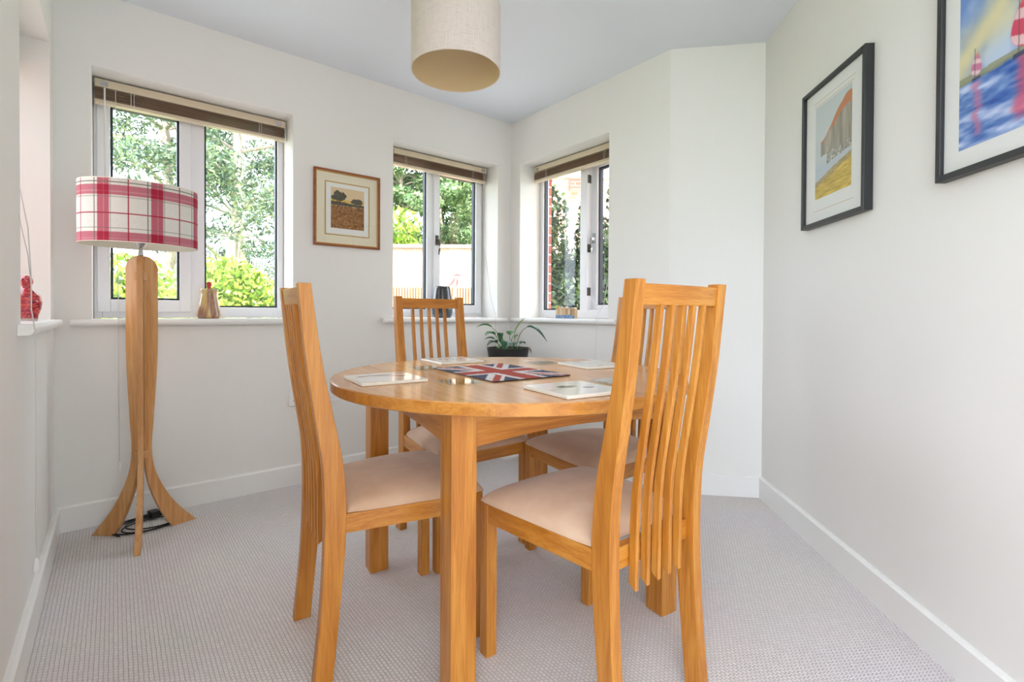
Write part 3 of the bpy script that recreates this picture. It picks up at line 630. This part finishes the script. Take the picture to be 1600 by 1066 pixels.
# ---------------------------------------------------------------- pictures
def picture(name, loc, rz, uc, zc, w, h, fw_, th, fmat, label, layers, glass=True):
    root = empty(name, (loc[0]+uc*math.cos(rz), loc[1]+uc*math.sin(rz), zc), rz); tag(root, label, 'picture')
    MB().ring(-w/2, w/2, -h/2, h/2, fw_, fw_, fw_, fw_, -th, -.001).build('frame', fmat, root, bevel=.0015)
    layers(root, w-2*fw_, h-2*fw_)
    if glass: MB().box(-w/2+fw_, w/2-fw_, -th*.75, -th*.75+.0015, -h/2+fw_, h/2-fw_).build('glass', 'picture_glass', root)
    return root
def lay_field(root, w, h):
    MB().ring(-w/2, w/2, -h/2, h/2, .006, .006, .006, .006, -.013, -.004).build('gilt_slip', 'gold', root)
    MB().box(-w/2, w/2, -.005, -.002, -h/2, h/2).build('mount', 'mat_cream', root)
    a, b = w*.715, h*.74; MB().ring(-a/2, a/2, -b/2, b/2, .005, .005, .005, .005, -.0062, -.005).build('gilt_line', 'gold', root)
    a, b = w*.66, h*.69; MB().box(-a/2, a/2, -.0066, -.005, -b/2, b/2).build('inner_mount', 'mat_white', root)
    def f(u, v):
        n = fbm(u*10, v*14, 2); c = np.zeros(u.shape+(3,))+np.array((222, 198, 162)); c = mixc(c, (232, 206, 160), sstep(.6, .8, v)*.4)
        g = fbm(u*30, v*40, 9); fld = np.array((150, 104, 58))+(g-.5)[..., None]*np.array((120, 110, 90)); fld = fld+(fbm(u*7, v*30, 17)-.5)[..., None]*np.array((60, 50, 30))
        c = np.where((v < .56)[..., None], fld, c); c = mixc(c, (226, 184, 70), ((v > .66) & (v < .71))*1.)
        c = mixc(c, (88, 78, 60), sstep(.0, .02, (.675-.04*u)+(n-.5)*.05-v)*sstep(.56, .575, v-(g-.5)*.03))
        for cx_, cy_, rx, ry in ((.25, .80, .21, .12), (.80, .70, .19, .07), (.12, .74, .12, .05)):
            dd = ((u-cx_)/rx)**2+((v-cy_)/ry)**2+(fbm(u*16, v*16, 21)-.5)*1.6; c = mixc(c, (74, 74, 64), sstep(1.05, .8, dd)*.92)
        c = mixc(c, (70, 62, 50), sstep(.02, .01, abs(u-.27))*((v > .62) & (v < .78)))
        return c
    o = art('print', w*.53, h*.565, f, 'print', root, 120, 150, y=-.0072); o.location = (0, 0, h*.012)
picture('landscape_picture', (0, 0), 0, -1.2545, 1.5793, .4, .4455, .011, .018, 'red_wood', 'landscape print of trees above brown field in thin reddish wood frame', lay_field)
RW = (P5.x, P5.y); RA = AZ+math.pi
def lay_cliff(root, w, h):
    MB().box(-w/2, w/2, -.0185, -.0155, -h/2, h/2).build('mount', 'mat_white', root)
    for zz, ww in ((.205, .66), (.222, .70), (-.225, .70)): MB().box(-w*ww/2, w*ww/2, -.0191, -.0185, zz, zz+.0012).build('ruled_line', 'gold', root)
    def f(u, v):
        n = fbm(u*8, v*10, 3); g = fbm(u*40, v*50, 5); c = np.zeros(u.shape+(3,))+np.array((206, 214, 214)); c = mixc(c, (196, 206, 214), sstep(.45, .3, v))
        top = .60+.34*sstep(.12, .95, u)+(n-.5)*.03; bot = .44+.02*u+(n-.5)*.04
        cl = np.array((168, 160, 142))+(fbm(u*14, v*3, 6)-.5)[..., None]*90
        c = mixc(c, cl, ((v < top) & (v > bot) & (u > .16))*1.); c = mixc(c, (206, 128, 74), ((v < top) & (v > top-.09*sstep(.3, .8, u)-.015+(n-.5)*.05) & (u > .16))*1.)
        rk_ = (v < .455+.04*(n-.5)) & (v > .32+.06*u+(n-.5)*.05-.12*(1-u)*0) & (u > .34); c = mixc(c, np.array((170, 166, 156))+(g-.5)[..., None]*170, rk_*1.)
        be = .19+.16*u+(n-.5)*.03; c = mixc(c, np.array((212, 182, 70))+(fbm(u*6, v*50, 8)-.5)[..., None]*80, (v < be)*1.); c = mixc(c, np.array((170, 150, 110))+(g-.5)[..., None]*80, ((v < be) & (v > be-.06))*.8)
        return c
    art('print', .252, .375, f, 'print', root, 120, 170, y=-.0190).location = (-.002, 0, .012)
picture('cliff_picture', RW, RA, .684, 1.6195, .44, .573, .017, .032, 'black_frame', 'print of chalk cliff and yellow beach in deep black frame', lay_cliff)
def lay_boats(root, w, h):
    MB().box(-w/2, w/2, -.0185, -.0155, -h/2, h/2).build('mount', 'mat_white', root)
    def f(u, v):
        n = fbm(u*6, v*7, 3); g = fbm(u*9+v*3, v*40, 5); c = np.zeros(u.shape+(3,))+np.array((112, 150, 214)); c = mixc(c, (196, 214, 236), sstep(.35, .7, fbm(u*5+v*3, v*5-u*3, 14)))
        c = mixc(c, (240, 226, 170), sstep(.25, .0, abs(v-.38-.9*(u-.05)+(n-.5)*.2))*.9)
        hz = .275+.02*u
        wa = np.array((140, 168, 220))+(g-.5)[..., None]*np.array((300, 230, 130))
        c = np.where((v < hz)[..., None], wa, c); c = mixc(c, (150, 150, 110), ((v > hz-.01) & (v < hz+.02+.03*(n-.3)))*.8)
        for cx_, s, kc in ((.09, .5, (214, 120, 160)), (.31, 1.05, (222, 60, 92)), (.7, .9, (232, 110, 90))):
            wb = fbm(u*14+cx_*9, v*14, 40)-.5; tt_ = np.clip((v-hz-.012*s)/(.19*s), 0, 1); hwd = .062*s*np.sin(math.pi*tt_**.7)**.75*(1-.3*tt_)+.004*wb
            sail = sstep(.004, -.004, abs(u-cx_-.03*s*(tt_-.4)**2)-hwd)*((tt_ > 0) & (tt_ < 1)); c = mixc(c, kc, sail*.95)
            c = mixc(c, (248, 226, 222), sail*(np.sin(tt_*13+(u-cx_)*24/s) > .35)*.85); c = mixc(c, (240, 170, 90), sail*sstep(.7, .95, tt_)*.6)
            c = mixc(c, (70, 66, 84), ((abs(u-cx_+.02*s) < .0022) & (v > hz) & (v < hz+.24*s))*.7)
            c = mixc(c, (60, 60, 90), ((abs(v-hz+.008*s) < .008*s) & (abs(u-cx_) < .045*s))*.9)
            c = mixc(c, kc, sstep(.06*s, .01*s, abs(u-cx_+.06*(g-.5)))*sstep(.02, .06, v)*((v < hz-.02)*1.)*.65)
        return c
    o = art('print', .586, .626, f, 'print', root, 220, 220, y=-.0190)
picture('sailing_picture', RW, RA, 1.223+.36, 1.339+.38, .72, .76, .017, .03, 'black_frame', 'bright watercolour of sailing boats with pink sails in black frame', lay_boats)

# ---------------------------------------------------------------- socket
for sx_, lab_ in ((-1.5165, 'white double wall socket nearer the lamp'), (-1.3785, 'white double wall socket nearer the vase window')):
    sk = empty('wall_socket', (sx_, 0, .485)); tag(sk, lab_, 'socket', 'wall sockets')
    MB().box(-.0685, .0685, -.0105, -.0005, -.043, .043).build('plate', 'plastic_white', sk, bevel=.003)
    for q in (-1, 1):
        MB().box(q*.052-.006, q*.052+.006, -.0125, -.0105, .008, .028).build('switch', 'plastic_white', sk, bevel=.001)
        MB().box(q*.034-.002, q*.034+.002, -.0108, -.0103, .012, .02).box(q*.034-.012, q*.034-.008, -.0108, -.0103, -.016, -.012).box(q*.034+.008, q*.034+.012, -.0108, -.0103, -.016, -.012).build('pin_hole', 'black_plastic', sk)

# ---------------------------------------------------------------- ornaments on the sills
def colored_lathe(name, prof, fn, mat, parent, n=48, m=40):
    K = np.array(prof, float); s = np.concatenate([[0], np.cumsum(np.hypot(*np.diff(K, axis=0).T))]); s /= s[-1]
    ss = np.linspace(0, 1, m); r = np.interp(ss, s, K[:, 0]); z = np.interp(ss, s, K[:, 1]); th = np.linspace(0, 2*np.pi, n, endpoint=False)
    A, Z = np.meshgrid(th, z); Rr = np.broadcast_to(r[:, None], A.shape); P = np.stack([Rr*np.cos(A), Rr*np.sin(A), Z], -1)
    return link(name, grid_mesh(name, P, lin(np.clip(fn(A/(2*np.pi), Z), 0, 255)), closed_u=True), mat, parent, smooth=True)
jg = empty('pottery_jar', (-1.955, .08, ZS)); tag(jg, 'small brown glazed pottery jar on the lamp window sill', 'jar')
def jar_col(a, z):
    n = fbm(np.sin(a*6.283)*3+5, z*40, 4); c = np.zeros(a.shape+(3,))+np.array((150, 108, 88)); c = mixc(c, (206, 176, 112), sstep(.35, .6, fbm(a*14, z*8, 6))); return mixc(c, (206, 184, 140), sstep(.10, .16, z)*.5)+(n-.5)[..., None]*40
colored_lathe('jar_body', [(.001, 0), (.05, 0), (.056, .012), (.05, .05), (.041, .095), (.036, .13), (.041, .152), (.0405, .156), (.034, .15), (.030, .11), (.001, .1)], jar_col, 'glaze', jg)
MB().lathe([(.002, .100), (.008, .12), (.009, .168), (.013, .176), (.011, .188), (.003, .193)], 16).build('stopper', plain('stopper_red', L3(196, 62, 58), .3), jg, smooth=True)
vz = empty('dark_vase', (-.545, .085, ZS)); tag(vz, 'dark glossy glazed vase on the sill behind the dining chair', 'vase')
def vase_col(a, z): c = np.zeros(a.shape+(3,))+np.array((44, 46, 50)); c = mixc(c, (60, 84, 96), sstep(.06, .02, z)*.8); return mixc(c, (84, 82, 78), sstep(.5, .75, fbm(a*20, z*30, 3))*.5)
colored_lathe('vase_body', [(.001, 0), (.062, 0), (.07, .02), (.072, .06), (.066, .13), (.054, .21), (.05, .225), (.045, .222), (.055, .13), (.06, .03), (.001, .02)], vase_col, 'glaze', vz)
bk = empty('ceramic_town_block', (.052, -.545, ZS), R(-90-8)); tag(bk, 'small ceramic block painted with sandy houses above blue sea', 'ornament')
def town(u, v):
    g = fbm(u*14, v*9, 3); c = np.zeros(u.shape+(3,))+np.array((206, 172, 128)); hs = np.floor(u*9); rs = np.random.RandomState(4).rand(12); tone = rs[np.clip(hs.astype(int), 0, 11)]
    c = c+(tone-.5)[..., None]*70; win = (((u*18) % 1) > .55) & (((v*9) % 1) > .5) & (v > .4); c = mixc(c, (110, 92, 76), win*.8)
    c = mixc(c, (84, 122, 168), sstep(.38, .33, v+(g-.5)*.2)); return mixc(c, (216, 226, 232), ((v < .4) & (fbm(u*22, v*30, 7) > .62))*.7)
nb = 9; mbk = MB(); hs_ = [.072, .066, .076, .07, .078, .07, .074, .066, .072]; pr2 = [(-.105, 0), (.105, 0)]
for k in range(nb-1, -1, -1):
    a, b = -.105+.21*k/nb, -.105+.21*(k+1)/nb; pr2 += [(b, hs_[k]-.006), ((a+b)/2, hs_[k]+.006), (a, hs_[k]-.006)]
mbk.prism(pr2, -.012, .012, 'y').build('block', plain('sand_glaze', L3(196, 164, 124), .4), bk, bevel=.001)
art('painted_face', .208, .064, town, 'glaze', bk, 110, 40, y=-.0126).location = (0, 0, .033)
for x_, c_ in ((-.085, (206, 160, 60)), (-.055, (70, 130, 170)), (.01, (238, 238, 236)), (.05, (70, 110, 150))):
    MB().lathe([(.001, .088), (.007, .082), (.009, .075), (.008, .068), (.001, .066)], 12, x_, 0).build('roof_dome', plain('dome_%d' % int(x_*1000), L3(*c_), .3), bk, smooth=True)
rf = empty('red_figurine', (XL-.045, -.405, ZS)); tag(rf, 'red glittery rounded figurine on the niche sill of the left wall', 'figurine')
def red_col(a, z):
    n = np.random.RandomState(3).rand(*a.shape); c = np.zeros(a.shape+(3,))+np.array((186, 40, 52)); c = mixc(c, (226, 96, 84), (n > .72)*1.); c = mixc(c, (92, 20, 60), (n < .22)*1.); return mixc(c, (206, 190, 180), sstep(.012, .006, z))
colored_lathe('figurine_body', [(.001, 0), (.03, 0), (.032, .02), (.04, .045), (.043, .07), (.038, .092), (.022, .11), (.013, .12), (.015, .13), (.019, .142), (.017, .155), (.008, .164), (.001, .165)], red_col, 'glaze', rf, 40, 60)

# ---------------------------------------------------------------- plant on a pedestal
PX, PY, PZ = -.262, -.305, .575
pd = empty('plant_stand', (PX, PY, 0)); tag(pd, 'slim white pedestal stand in the room corner behind the table', 'stand')
MB().lathe([(.10, 0), (.10, .015), (.05, .03), (.045, .3), (.045, PZ-.03), (.09, PZ-.015), (.09, PZ)], 32).build('pedestal', 'trim_white', pd, smooth='auto')
pp = empty('potted_plant', (PX, PY, PZ+.0005)); tag(pp, 'leafy green peace lily in a round black pot in the corner', 'plant')
MB().lathe([(.10, 0), (.12, .01), (.142, .15), (.146, .158), (.138, .158), (.134, .14), (.001, .14)], 48).build('pot', 'pot_black', pp, smooth='auto')
MB().lathe([(.133, .139), (.08, .146), (.001, .148)], 32, cap=False).build('soil', 'soil', pp, smooth=True)
def leaf_mesh(path, wid, col, seed):
    n = len(path); Pp = [Vector(p) for p in path]; Vv = []; cc = []; rs = random.Random(seed)
    for i, p in enumerate(Pp):
        t = (Pp[min(i+1, n-1)]-Pp[max(i-1, 0)]).normalized(); s = t.cross(Vector((0, 0, 1))); s = s.normalized() if s.length > .05 else Vector((1, 0, 0)); nn = s.cross(t)
        w = wid*math.sin(math.pi*min(1, (i/(n-1))**.75*.97+.015))**.9
        for k, q in enumerate((-1, -.5, 0, .5, 1)):
            Vv.append(p+s*w*q+nn*(abs(q)*w*.38)); f = .8+.35*rs.random()-(.15 if k == 2 else 0); cc.append([c*f for c in col])
    Pm_ = np.array([tuple(v) for v in Vv]).reshape(n, 5, 3)
    return grid_mesh('leaf', Pm_, lin(np.array(cc).reshape(n, 5, 3)))
rtv = np.array([rt.x, rt.y, 0]); fv = np.array([FH.x, FH.y, 0])
def bez(p0, p1, p2, n): return [tuple((1-t)**2*np.array(p0)+2*t*(1-t)*np.array(p1)+t*t*np.array(p2)) for t in np.linspace(0, 1, n)]
def sprig(lat, dep, base, peak, tip, wid, col, split, seed):
    # stem from the soil, leaf from a fraction of the way along
    f = lambda a: np.array((0, 0, a[2]))+rtv*a[0]+fv*a[1]
    pts = bez(f(base), f(peak), f(tip), 26); k = int(26*split)
    MB().tube(pts[:k+1], [.003-.0012*i/(k+1) for i in range(k+1)], 6).build('stem', 'stem_green', pp, smooth=True)
    link('leaf', leaf_mesh(pts[k:], wid*1.25, col, seed), 'house_leaf', pp, smooth=True)
plain('stem_green', L3(96, 128, 58), .5)
g1, g2, g3, g4 = (70, 124, 58), (52, 104, 74), (104, 148, 66), (44, 92, 62)
LV = [((-.02, 0, .145), (-.09, -.02, .36), (-.215, -.02, .295), .026, g1, .52), ((-.03, .03, .145), (-.10, .05, .30), (-.155, .0, .235), .03, g1, .45), ((-.02, -.02, .145), (-.06, .0, .34), (-.052, .02, .19), .017, g2, .5),
      ((.0, .02, .145), (.05, .03, .30), (.115, .02, .36), .021, g3, .38), ((.05, .0, .145), (.10, .0, .42), (.262, -.03, .20), .034, g2, .48), ((.03, -.03, .145), (-.01, -.03, .27), (.035, .02, .265), .024, g1, .55),
      ((-.03, -.04, .145), (-.09, -.09, .24), (-.14, -.10, .17), .026, g4, .35), ((.0, -.05, .145), (.0, -.10, .26), (-.02, -.15, .15), .03, g4, .35), ((-.05, 0, .145), (-.09, .02, .25), (-.165, .02, .21), .022, g2, .45),
      ((.03, -.03, .145), (.05, -.06, .23), (.035, -.13, .17), .026, g4, .3), ((.06, .02, .145), (.09, .04, .21), (.12, .05, .18), .02, g2, .35), ((-.02, .04, .145), (-.05, .08, .22), (-.09, .1, .19), .024, g1, .3),
      ((.02, -.01, .145), (.06, .0, .26), (.06, .0, .235), .02, g3, .4), ((.07, -.03, .145), (.13, -.05, .19), (.155, -.06, .125), .016, (120, 92, 70), .45), ((-.06, -.05, .145), (-.08, -.09, .19), (-.06, -.13, .16), .022, g3, .3)]
for i, (b_, p_, t_, w_, c_, s_) in enumerate(LV): sprig(0, 0, b_, p_, t_, w_, c_, s_, i)

# ---------------------------------------------------------------- garden
GZ = -.25
gp = garden(12, 0); tag(MB().prism([(gp.x+42*math.cos(a), gp.y+42*math.sin(a)) for a in np.linspace(0, 2*np.pi, 40)[:-1]], GZ-.3, GZ).build('ground', 'lawn'), 'lawn around the house', 'lawn', kind='structure')
tag(MB().prism([(p.x, p.y) for p in offset(4.5)], GZ-.05, GZ+.02).build('terrace', 'paving'), 'unseen pale paving widened to cut green bounce light', 'paving', kind='structure')  # unseen paving, spread wide so lawn green does not tint the ceiling
tag(MB().prism([(p.x, p.y) for p in outp], GZ, -.12).build('foundation', 'brick_red'), 'brick plinth under the room', 'plinth', kind='structure')
def leaves(n, pts_fn, size, pal, seed, slim=.55, upb=.2):
    rs = np.random.RandomState(seed); c = pts_fn(rs, n); a = rs.randn(n, 3); a[:, 2] += upb; a /= np.linalg.norm(a, axis=1)[:, None]
    b = np.cross(a, rs.randn(n, 3)); b /= np.linalg.norm(b, axis=1)[:, None]; s = size*(.6+.8*rs.rand(n))[:, None]
    nn = np.cross(a, b)
    V_ = np.stack([c-a*s, c-b*s*slim+nn*s*.12, c+a*s, c+b*s*slim+nn*s*.12], 1).reshape(-1, 3); Q = np.arange(4*n).reshape(n, 4)
    pal = np.array(pal, float); k = rs.randint(0, len(pal), n); col = pal[k]*(.75+.5*rs.rand(n))[:, None]
    return np_mesh('foliage', V_, Q, np.repeat(lin(np.clip(col, 0, 255)), 4, 0))
def blob(cs):                                      # cs: (x, y, z, rx, ry, rz)
    cs = np.array(cs, float)
    def f(rs, n):
        w = cs[:, 3]*cs[:, 5]; k = rs.choice(len(cs), n, p=w/w.sum()); d = rs.randn(n, 3); d /= np.linalg.norm(d, axis=1)[:, None]
        r = (rs.rand(n)**.25)[:, None]; return cs[k, :3]+d*r*cs[k, 3:6]
    return f
def shrub(name, loc, cs, n, size, pal, seed, label, cat='shrub', group=None, slim=.55):
    root = empty(name, loc); tag(root, label, cat, group)
    link('foliage', leaves(n, blob(cs), size, pal, seed, slim), 'leaf', root)
    rs = random.Random(seed); st = MB()
    for k in range(5):
        c = rs.choice(cs); st.tube([(rs.uniform(-.1, .1), rs.uniform(-.1, .1), 0), (c[0]*.5, c[1]*.5, c[2]*.5), (c[0], c[1], c[2])], [.03, .022, .01], 6)
    st.build('stem', 'bark', root); return root
def lump(seed, w, d, h, k):
    rs = random.Random(seed); out = []
    for i in range(k):
        x = rs.uniform(-w, w); y = rs.uniform(-d, d); t = 1-.5*(x/w)**2; r = rs.uniform(.28, .42)
        out.append((x, y, rs.uniform(.25, .8)*h*t, r*1.3, r*1.2, r*.9))
    out.append((0, 0, h*.45, w*.8, d*.9, h*.45)); return out
yel = [(150, 178, 62), (176, 196, 84), (120, 156, 52), (196, 208, 110), (98, 134, 48)]
mid_g = [(138, 168, 118), (160, 184, 132), (118, 150, 108), (184, 202, 152), (106, 138, 102)]
dark_g = [(46, 66, 48), (60, 84, 54), (36, 54, 42), (80, 102, 62), (96, 112, 74)]
pine_g = [(98, 120, 98), (120, 142, 106), (82, 106, 90), (144, 160, 112), (112, 132, 116)]
shrub('rhododendron_bush', (-2.35, 3.3, GZ), lump(1, 1.1, .7, 2.0, 14), 14000, .045, yel, 1, 'bright yellow-green bush filling the window behind the lamp shade', group='garden bushes')
shrub('rhododendron_bush', (-.95, 5.3, GZ), lump(2, 1.1, .8, 2.1, 14), 14000, .045, yel, 2, 'bright yellow-green bush behind the pottery jar', group='garden bushes')
shrub('laurel_bush', (-.8, 8.6, GZ), lump(3, 1.3, .9, 2.6, 14), 7000, .05, mid_g, 3, 'darker green bush behind the bright bushes', group='garden bushes')
def tree(name, loc, hgt, rad, lean, seed, n, pal, size, label, trunk_r, cbase, group, slim=.4, nb=22):
    root = empty(name, loc); tag(root, label, 'tree', group); rs = random.Random(seed)
    tp = [(lean[0]*t+.15*math.sin(t*7+seed), lean[1]*t, hgt*t) for t in np.linspace(0, 1, 14)]
    MB().tube(tp, [trunk_r*(1-.75*t) for t in np.linspace(0, 1, 14)], 10).build('trunk', 'bark', root, smooth=True)
    br = MB(); cs = []
    for k in range(nb):
        t = cbase+(1-cbase)*(k+.5)/nb; i = min(int(t*13), 12); b0 = Vector(tp[i]); a = rs.uniform(0, 6.283); ln = rad*(1.1-.6*t)*rs.uniform(.6, 1.1)
        e = b0+Vector((math.cos(a)*ln, math.sin(a)*ln, rs.uniform(-.1, .35)*ln)); m_ = (b0+e)/2+Vector((0, 0, .12*ln))
        br.tube([b0, m_, e], [trunk_r*.28, trunk_r*.16, trunk_r*.06], 6)
        for q in (.45, .75, 1.0):
            c = b0.lerp(e, q); cs.append((c.x+rs.uniform(-.3, .3), c.y+rs.uniform(-.3, .3), c.z+rs.uniform(-.1, .3), rs.uniform(.35, .7)*rad*.33, rs.uniform(.35, .7)*rad*.33, rs.uniform(.25, .45)*rad*.3))
    br.build('branch', 'bark', root, smooth=True)
    link('foliage', leaves(n, blob(cs), size, pal, seed, slim), 'leaf', root); return root
tree('pine_tree', (.15, 13.5, GZ), 11, 3.4, (.5, 0), 5, 16000, pine_g, .085, 'tall pine with pale leaning trunk beyond the bushes', .22, .28, 'trees beyond the garden', .3, 30)
tree('pine_tree', (-1.25, 14.5, GZ), 12, 3.2, (.2, 0), 6, 14000, pine_g, .085, 'tall pine with straight pale trunk behind the lamp shade', .22, .38, 'trees beyond the garden', .3, 26)
tree('pine_tree', (1.6, 17, GZ), 10, 3.2, (-.8, 0), 8, 12000, pine_g, .085, 'smaller pine beside the leaning one', .18, .2, 'trees beyond the garden', .3, 26)
for k, (dp, la, hh, rd, pal, lab) in enumerate(((14, -3.3, 9, 2.4, mid_g, 'broad leafy tree above the garden wall, behind the fixed pane'), (16.4, -1.0, 10, 2.6, mid_g, 'broad leafy tree above the garden wall, behind the casement'), (15.2, -2.2, 9.5, 2.3, mid_g, 'broad leafy tree set back between the two other wall trees'))):
    g = garden(dp, la); tree('leafy_tree', (g.x, g.y, GZ), hh, rd, (.1, .1), 30+k, 46000, pal, .06, lab, .10, .12, 'trees beyond the garden', .55, 46)
g = garden(11.3, -2.6); shrub('golden_shrub', (g.x, g.y, GZ), [(x, y, z+1.2, r*1.2, r*1.2, r) for x, y, z, r, _, _ in lump(8, .9, .5, 2.5, 14)], 8000, .06, yel, 12, 'golden green shrub rising behind the garden wall', group='garden bushes')
# garden wall with coping, and a low slatted fence before it
ga = math.atan2(rt.y, rt.x); g = garden(9.2, -1.7)
gw = empty('garden_wall', (g.x, g.y, GZ), ga); tag(gw, 'pale brick garden wall with dark coping beneath the trees', 'wall')
MB().box(-1.3, 1.75, -.11, .11, 0, 2.40).build('brickwork', 'brick_pale', gw); MB().box(-1.35, 1.8, -.15, .15, 2.40, 2.475).build('coping', 'coping', gw, bevel=.01)
g = garden(7.6, -1.5); fe = empty('slatted_fence', (g.x, g.y, GZ), ga); tag(fe, 'low fence of upright wooden slats before the garden wall', 'fence')
b0 = None
for k in range(40):
    if b0 is None: b0 = o = MB().box(-.014, .014, -.008, .008, 0, 1.645).build('slat', 'fence_wood', fe)
    else: o = b0.copy(); C.objects.link(o)
    o.location = (-.7+k*.043, 0, random.Random(k).uniform(-.012, .0))
MB().box(-.74, 1.01, .0085, .016, .02, 1.6).build('backing_board', 'red_wood', fe)
for zz in (.3, 1.3): MB().box(-.75, 1.02, .0165, .045, zz, zz+.06).build('rail', 'fence_wood', fe)
# tall sprig outside the vase window
g = Vector((.37, 1.35, GZ)); sp_ = empty('garden_sprig', (g.x, g.y, GZ+.02)); tag(sp_, 'thin pinkish sprig with drooping leaves outside the dark vase window', 'plant')
MB().tube([(-.02, 0, 0), (-.02, 0, .8), (-.01, 0, 1.5), (.0, 0, 1.57)], .0025, 6).build('stem', 'bark', sp_)
rx = rt
plain('sprig_leaf', L3(140, 96, 98), .6)
def fl_leaf(a, b, w):                              # small curved leaf blade from a to b in the sprig's own upright plane
    A_, B2 = Vector(a), Vector(b); d_ = (B2-A_); n_ = Vector((-d_.y, d_.x)).normalized(); up_ = []; dn_ = []
    for k in range(9):
        t = k/8; p = A_+d_*t+n_*(.012*math.sin(math.pi*t)); q = w*math.sin(math.pi*t)**.8; up_.append(p+n_*q); dn_.append(p-n_*q)
    o = MB().prism([(p.x, p.y) for p in up_+dn_[7:0:-1]], -.001, .001, 'y').build('leaf', 'sprig_leaf', sp_); o.rotation_euler = (0, 0, ga)
fl_leaf((.0, 1.572), (-.08, 1.46), .012); fl_leaf((.012, 1.56), (-.002, 1.455), .012); fl_leaf((-.03, 1.57), (.06, 1.575), .011)
# evergreen hedge and neighbouring house beyond the ajar window
for k, (dp, la, hh) in enumerate(((5.7, .30, 2.25), (5.5, .62, 2.2), (5.9, 1.12, 2.45))):
    g = garden(dp, la); shrub('evergreen_shrub', (g.x, g.y, GZ), lump(50+k, .4, .36, hh, 20)+[(random.Random(k*9+j).uniform(-.35, .35), random.Random(k*9+j+3).uniform(-.3, .3), hh*(.75+.06*j), .07, .07, .35) for j in range(6)], 22000, .034, dark_g, 50+k,
        ['dark evergreen shrub behind the ceramic town block', 'dark evergreen shrub behind the window mullion', 'dark evergreen shrub behind the ajar casement'][k], group='evergreen shrubs')
g = garden(10.3, 1.9); nh = empty('neighbour_house', (g.x, g.y, GZ), ga); tag(nh, 'pale brick neighbouring house wall beyond the evergreen shrubs', 'house')
MB().box(-1.65, 3.5, 0, 2.2, 0, 6.2).build('house_wall', 'brick_pale', nh); MB().box(-1.68, 3.5, -.03, 0, 4.05, 4.13).build('string_course', 'render_pale', nh)
MB().prism([(-.02, 3.75), (-.28, 3.75), (-.28, 3.98), (-.2, 4.03), (-.02, 4.03)], -.72, -.5, 'x').build('corbel', 'brick_red', nh)
MB().prism([(-.3, 6.2), (2.5, 6.2), (1.1, 7.4)], -1.9, 3.8, 'x').build('roof', 'brick_red', nh)
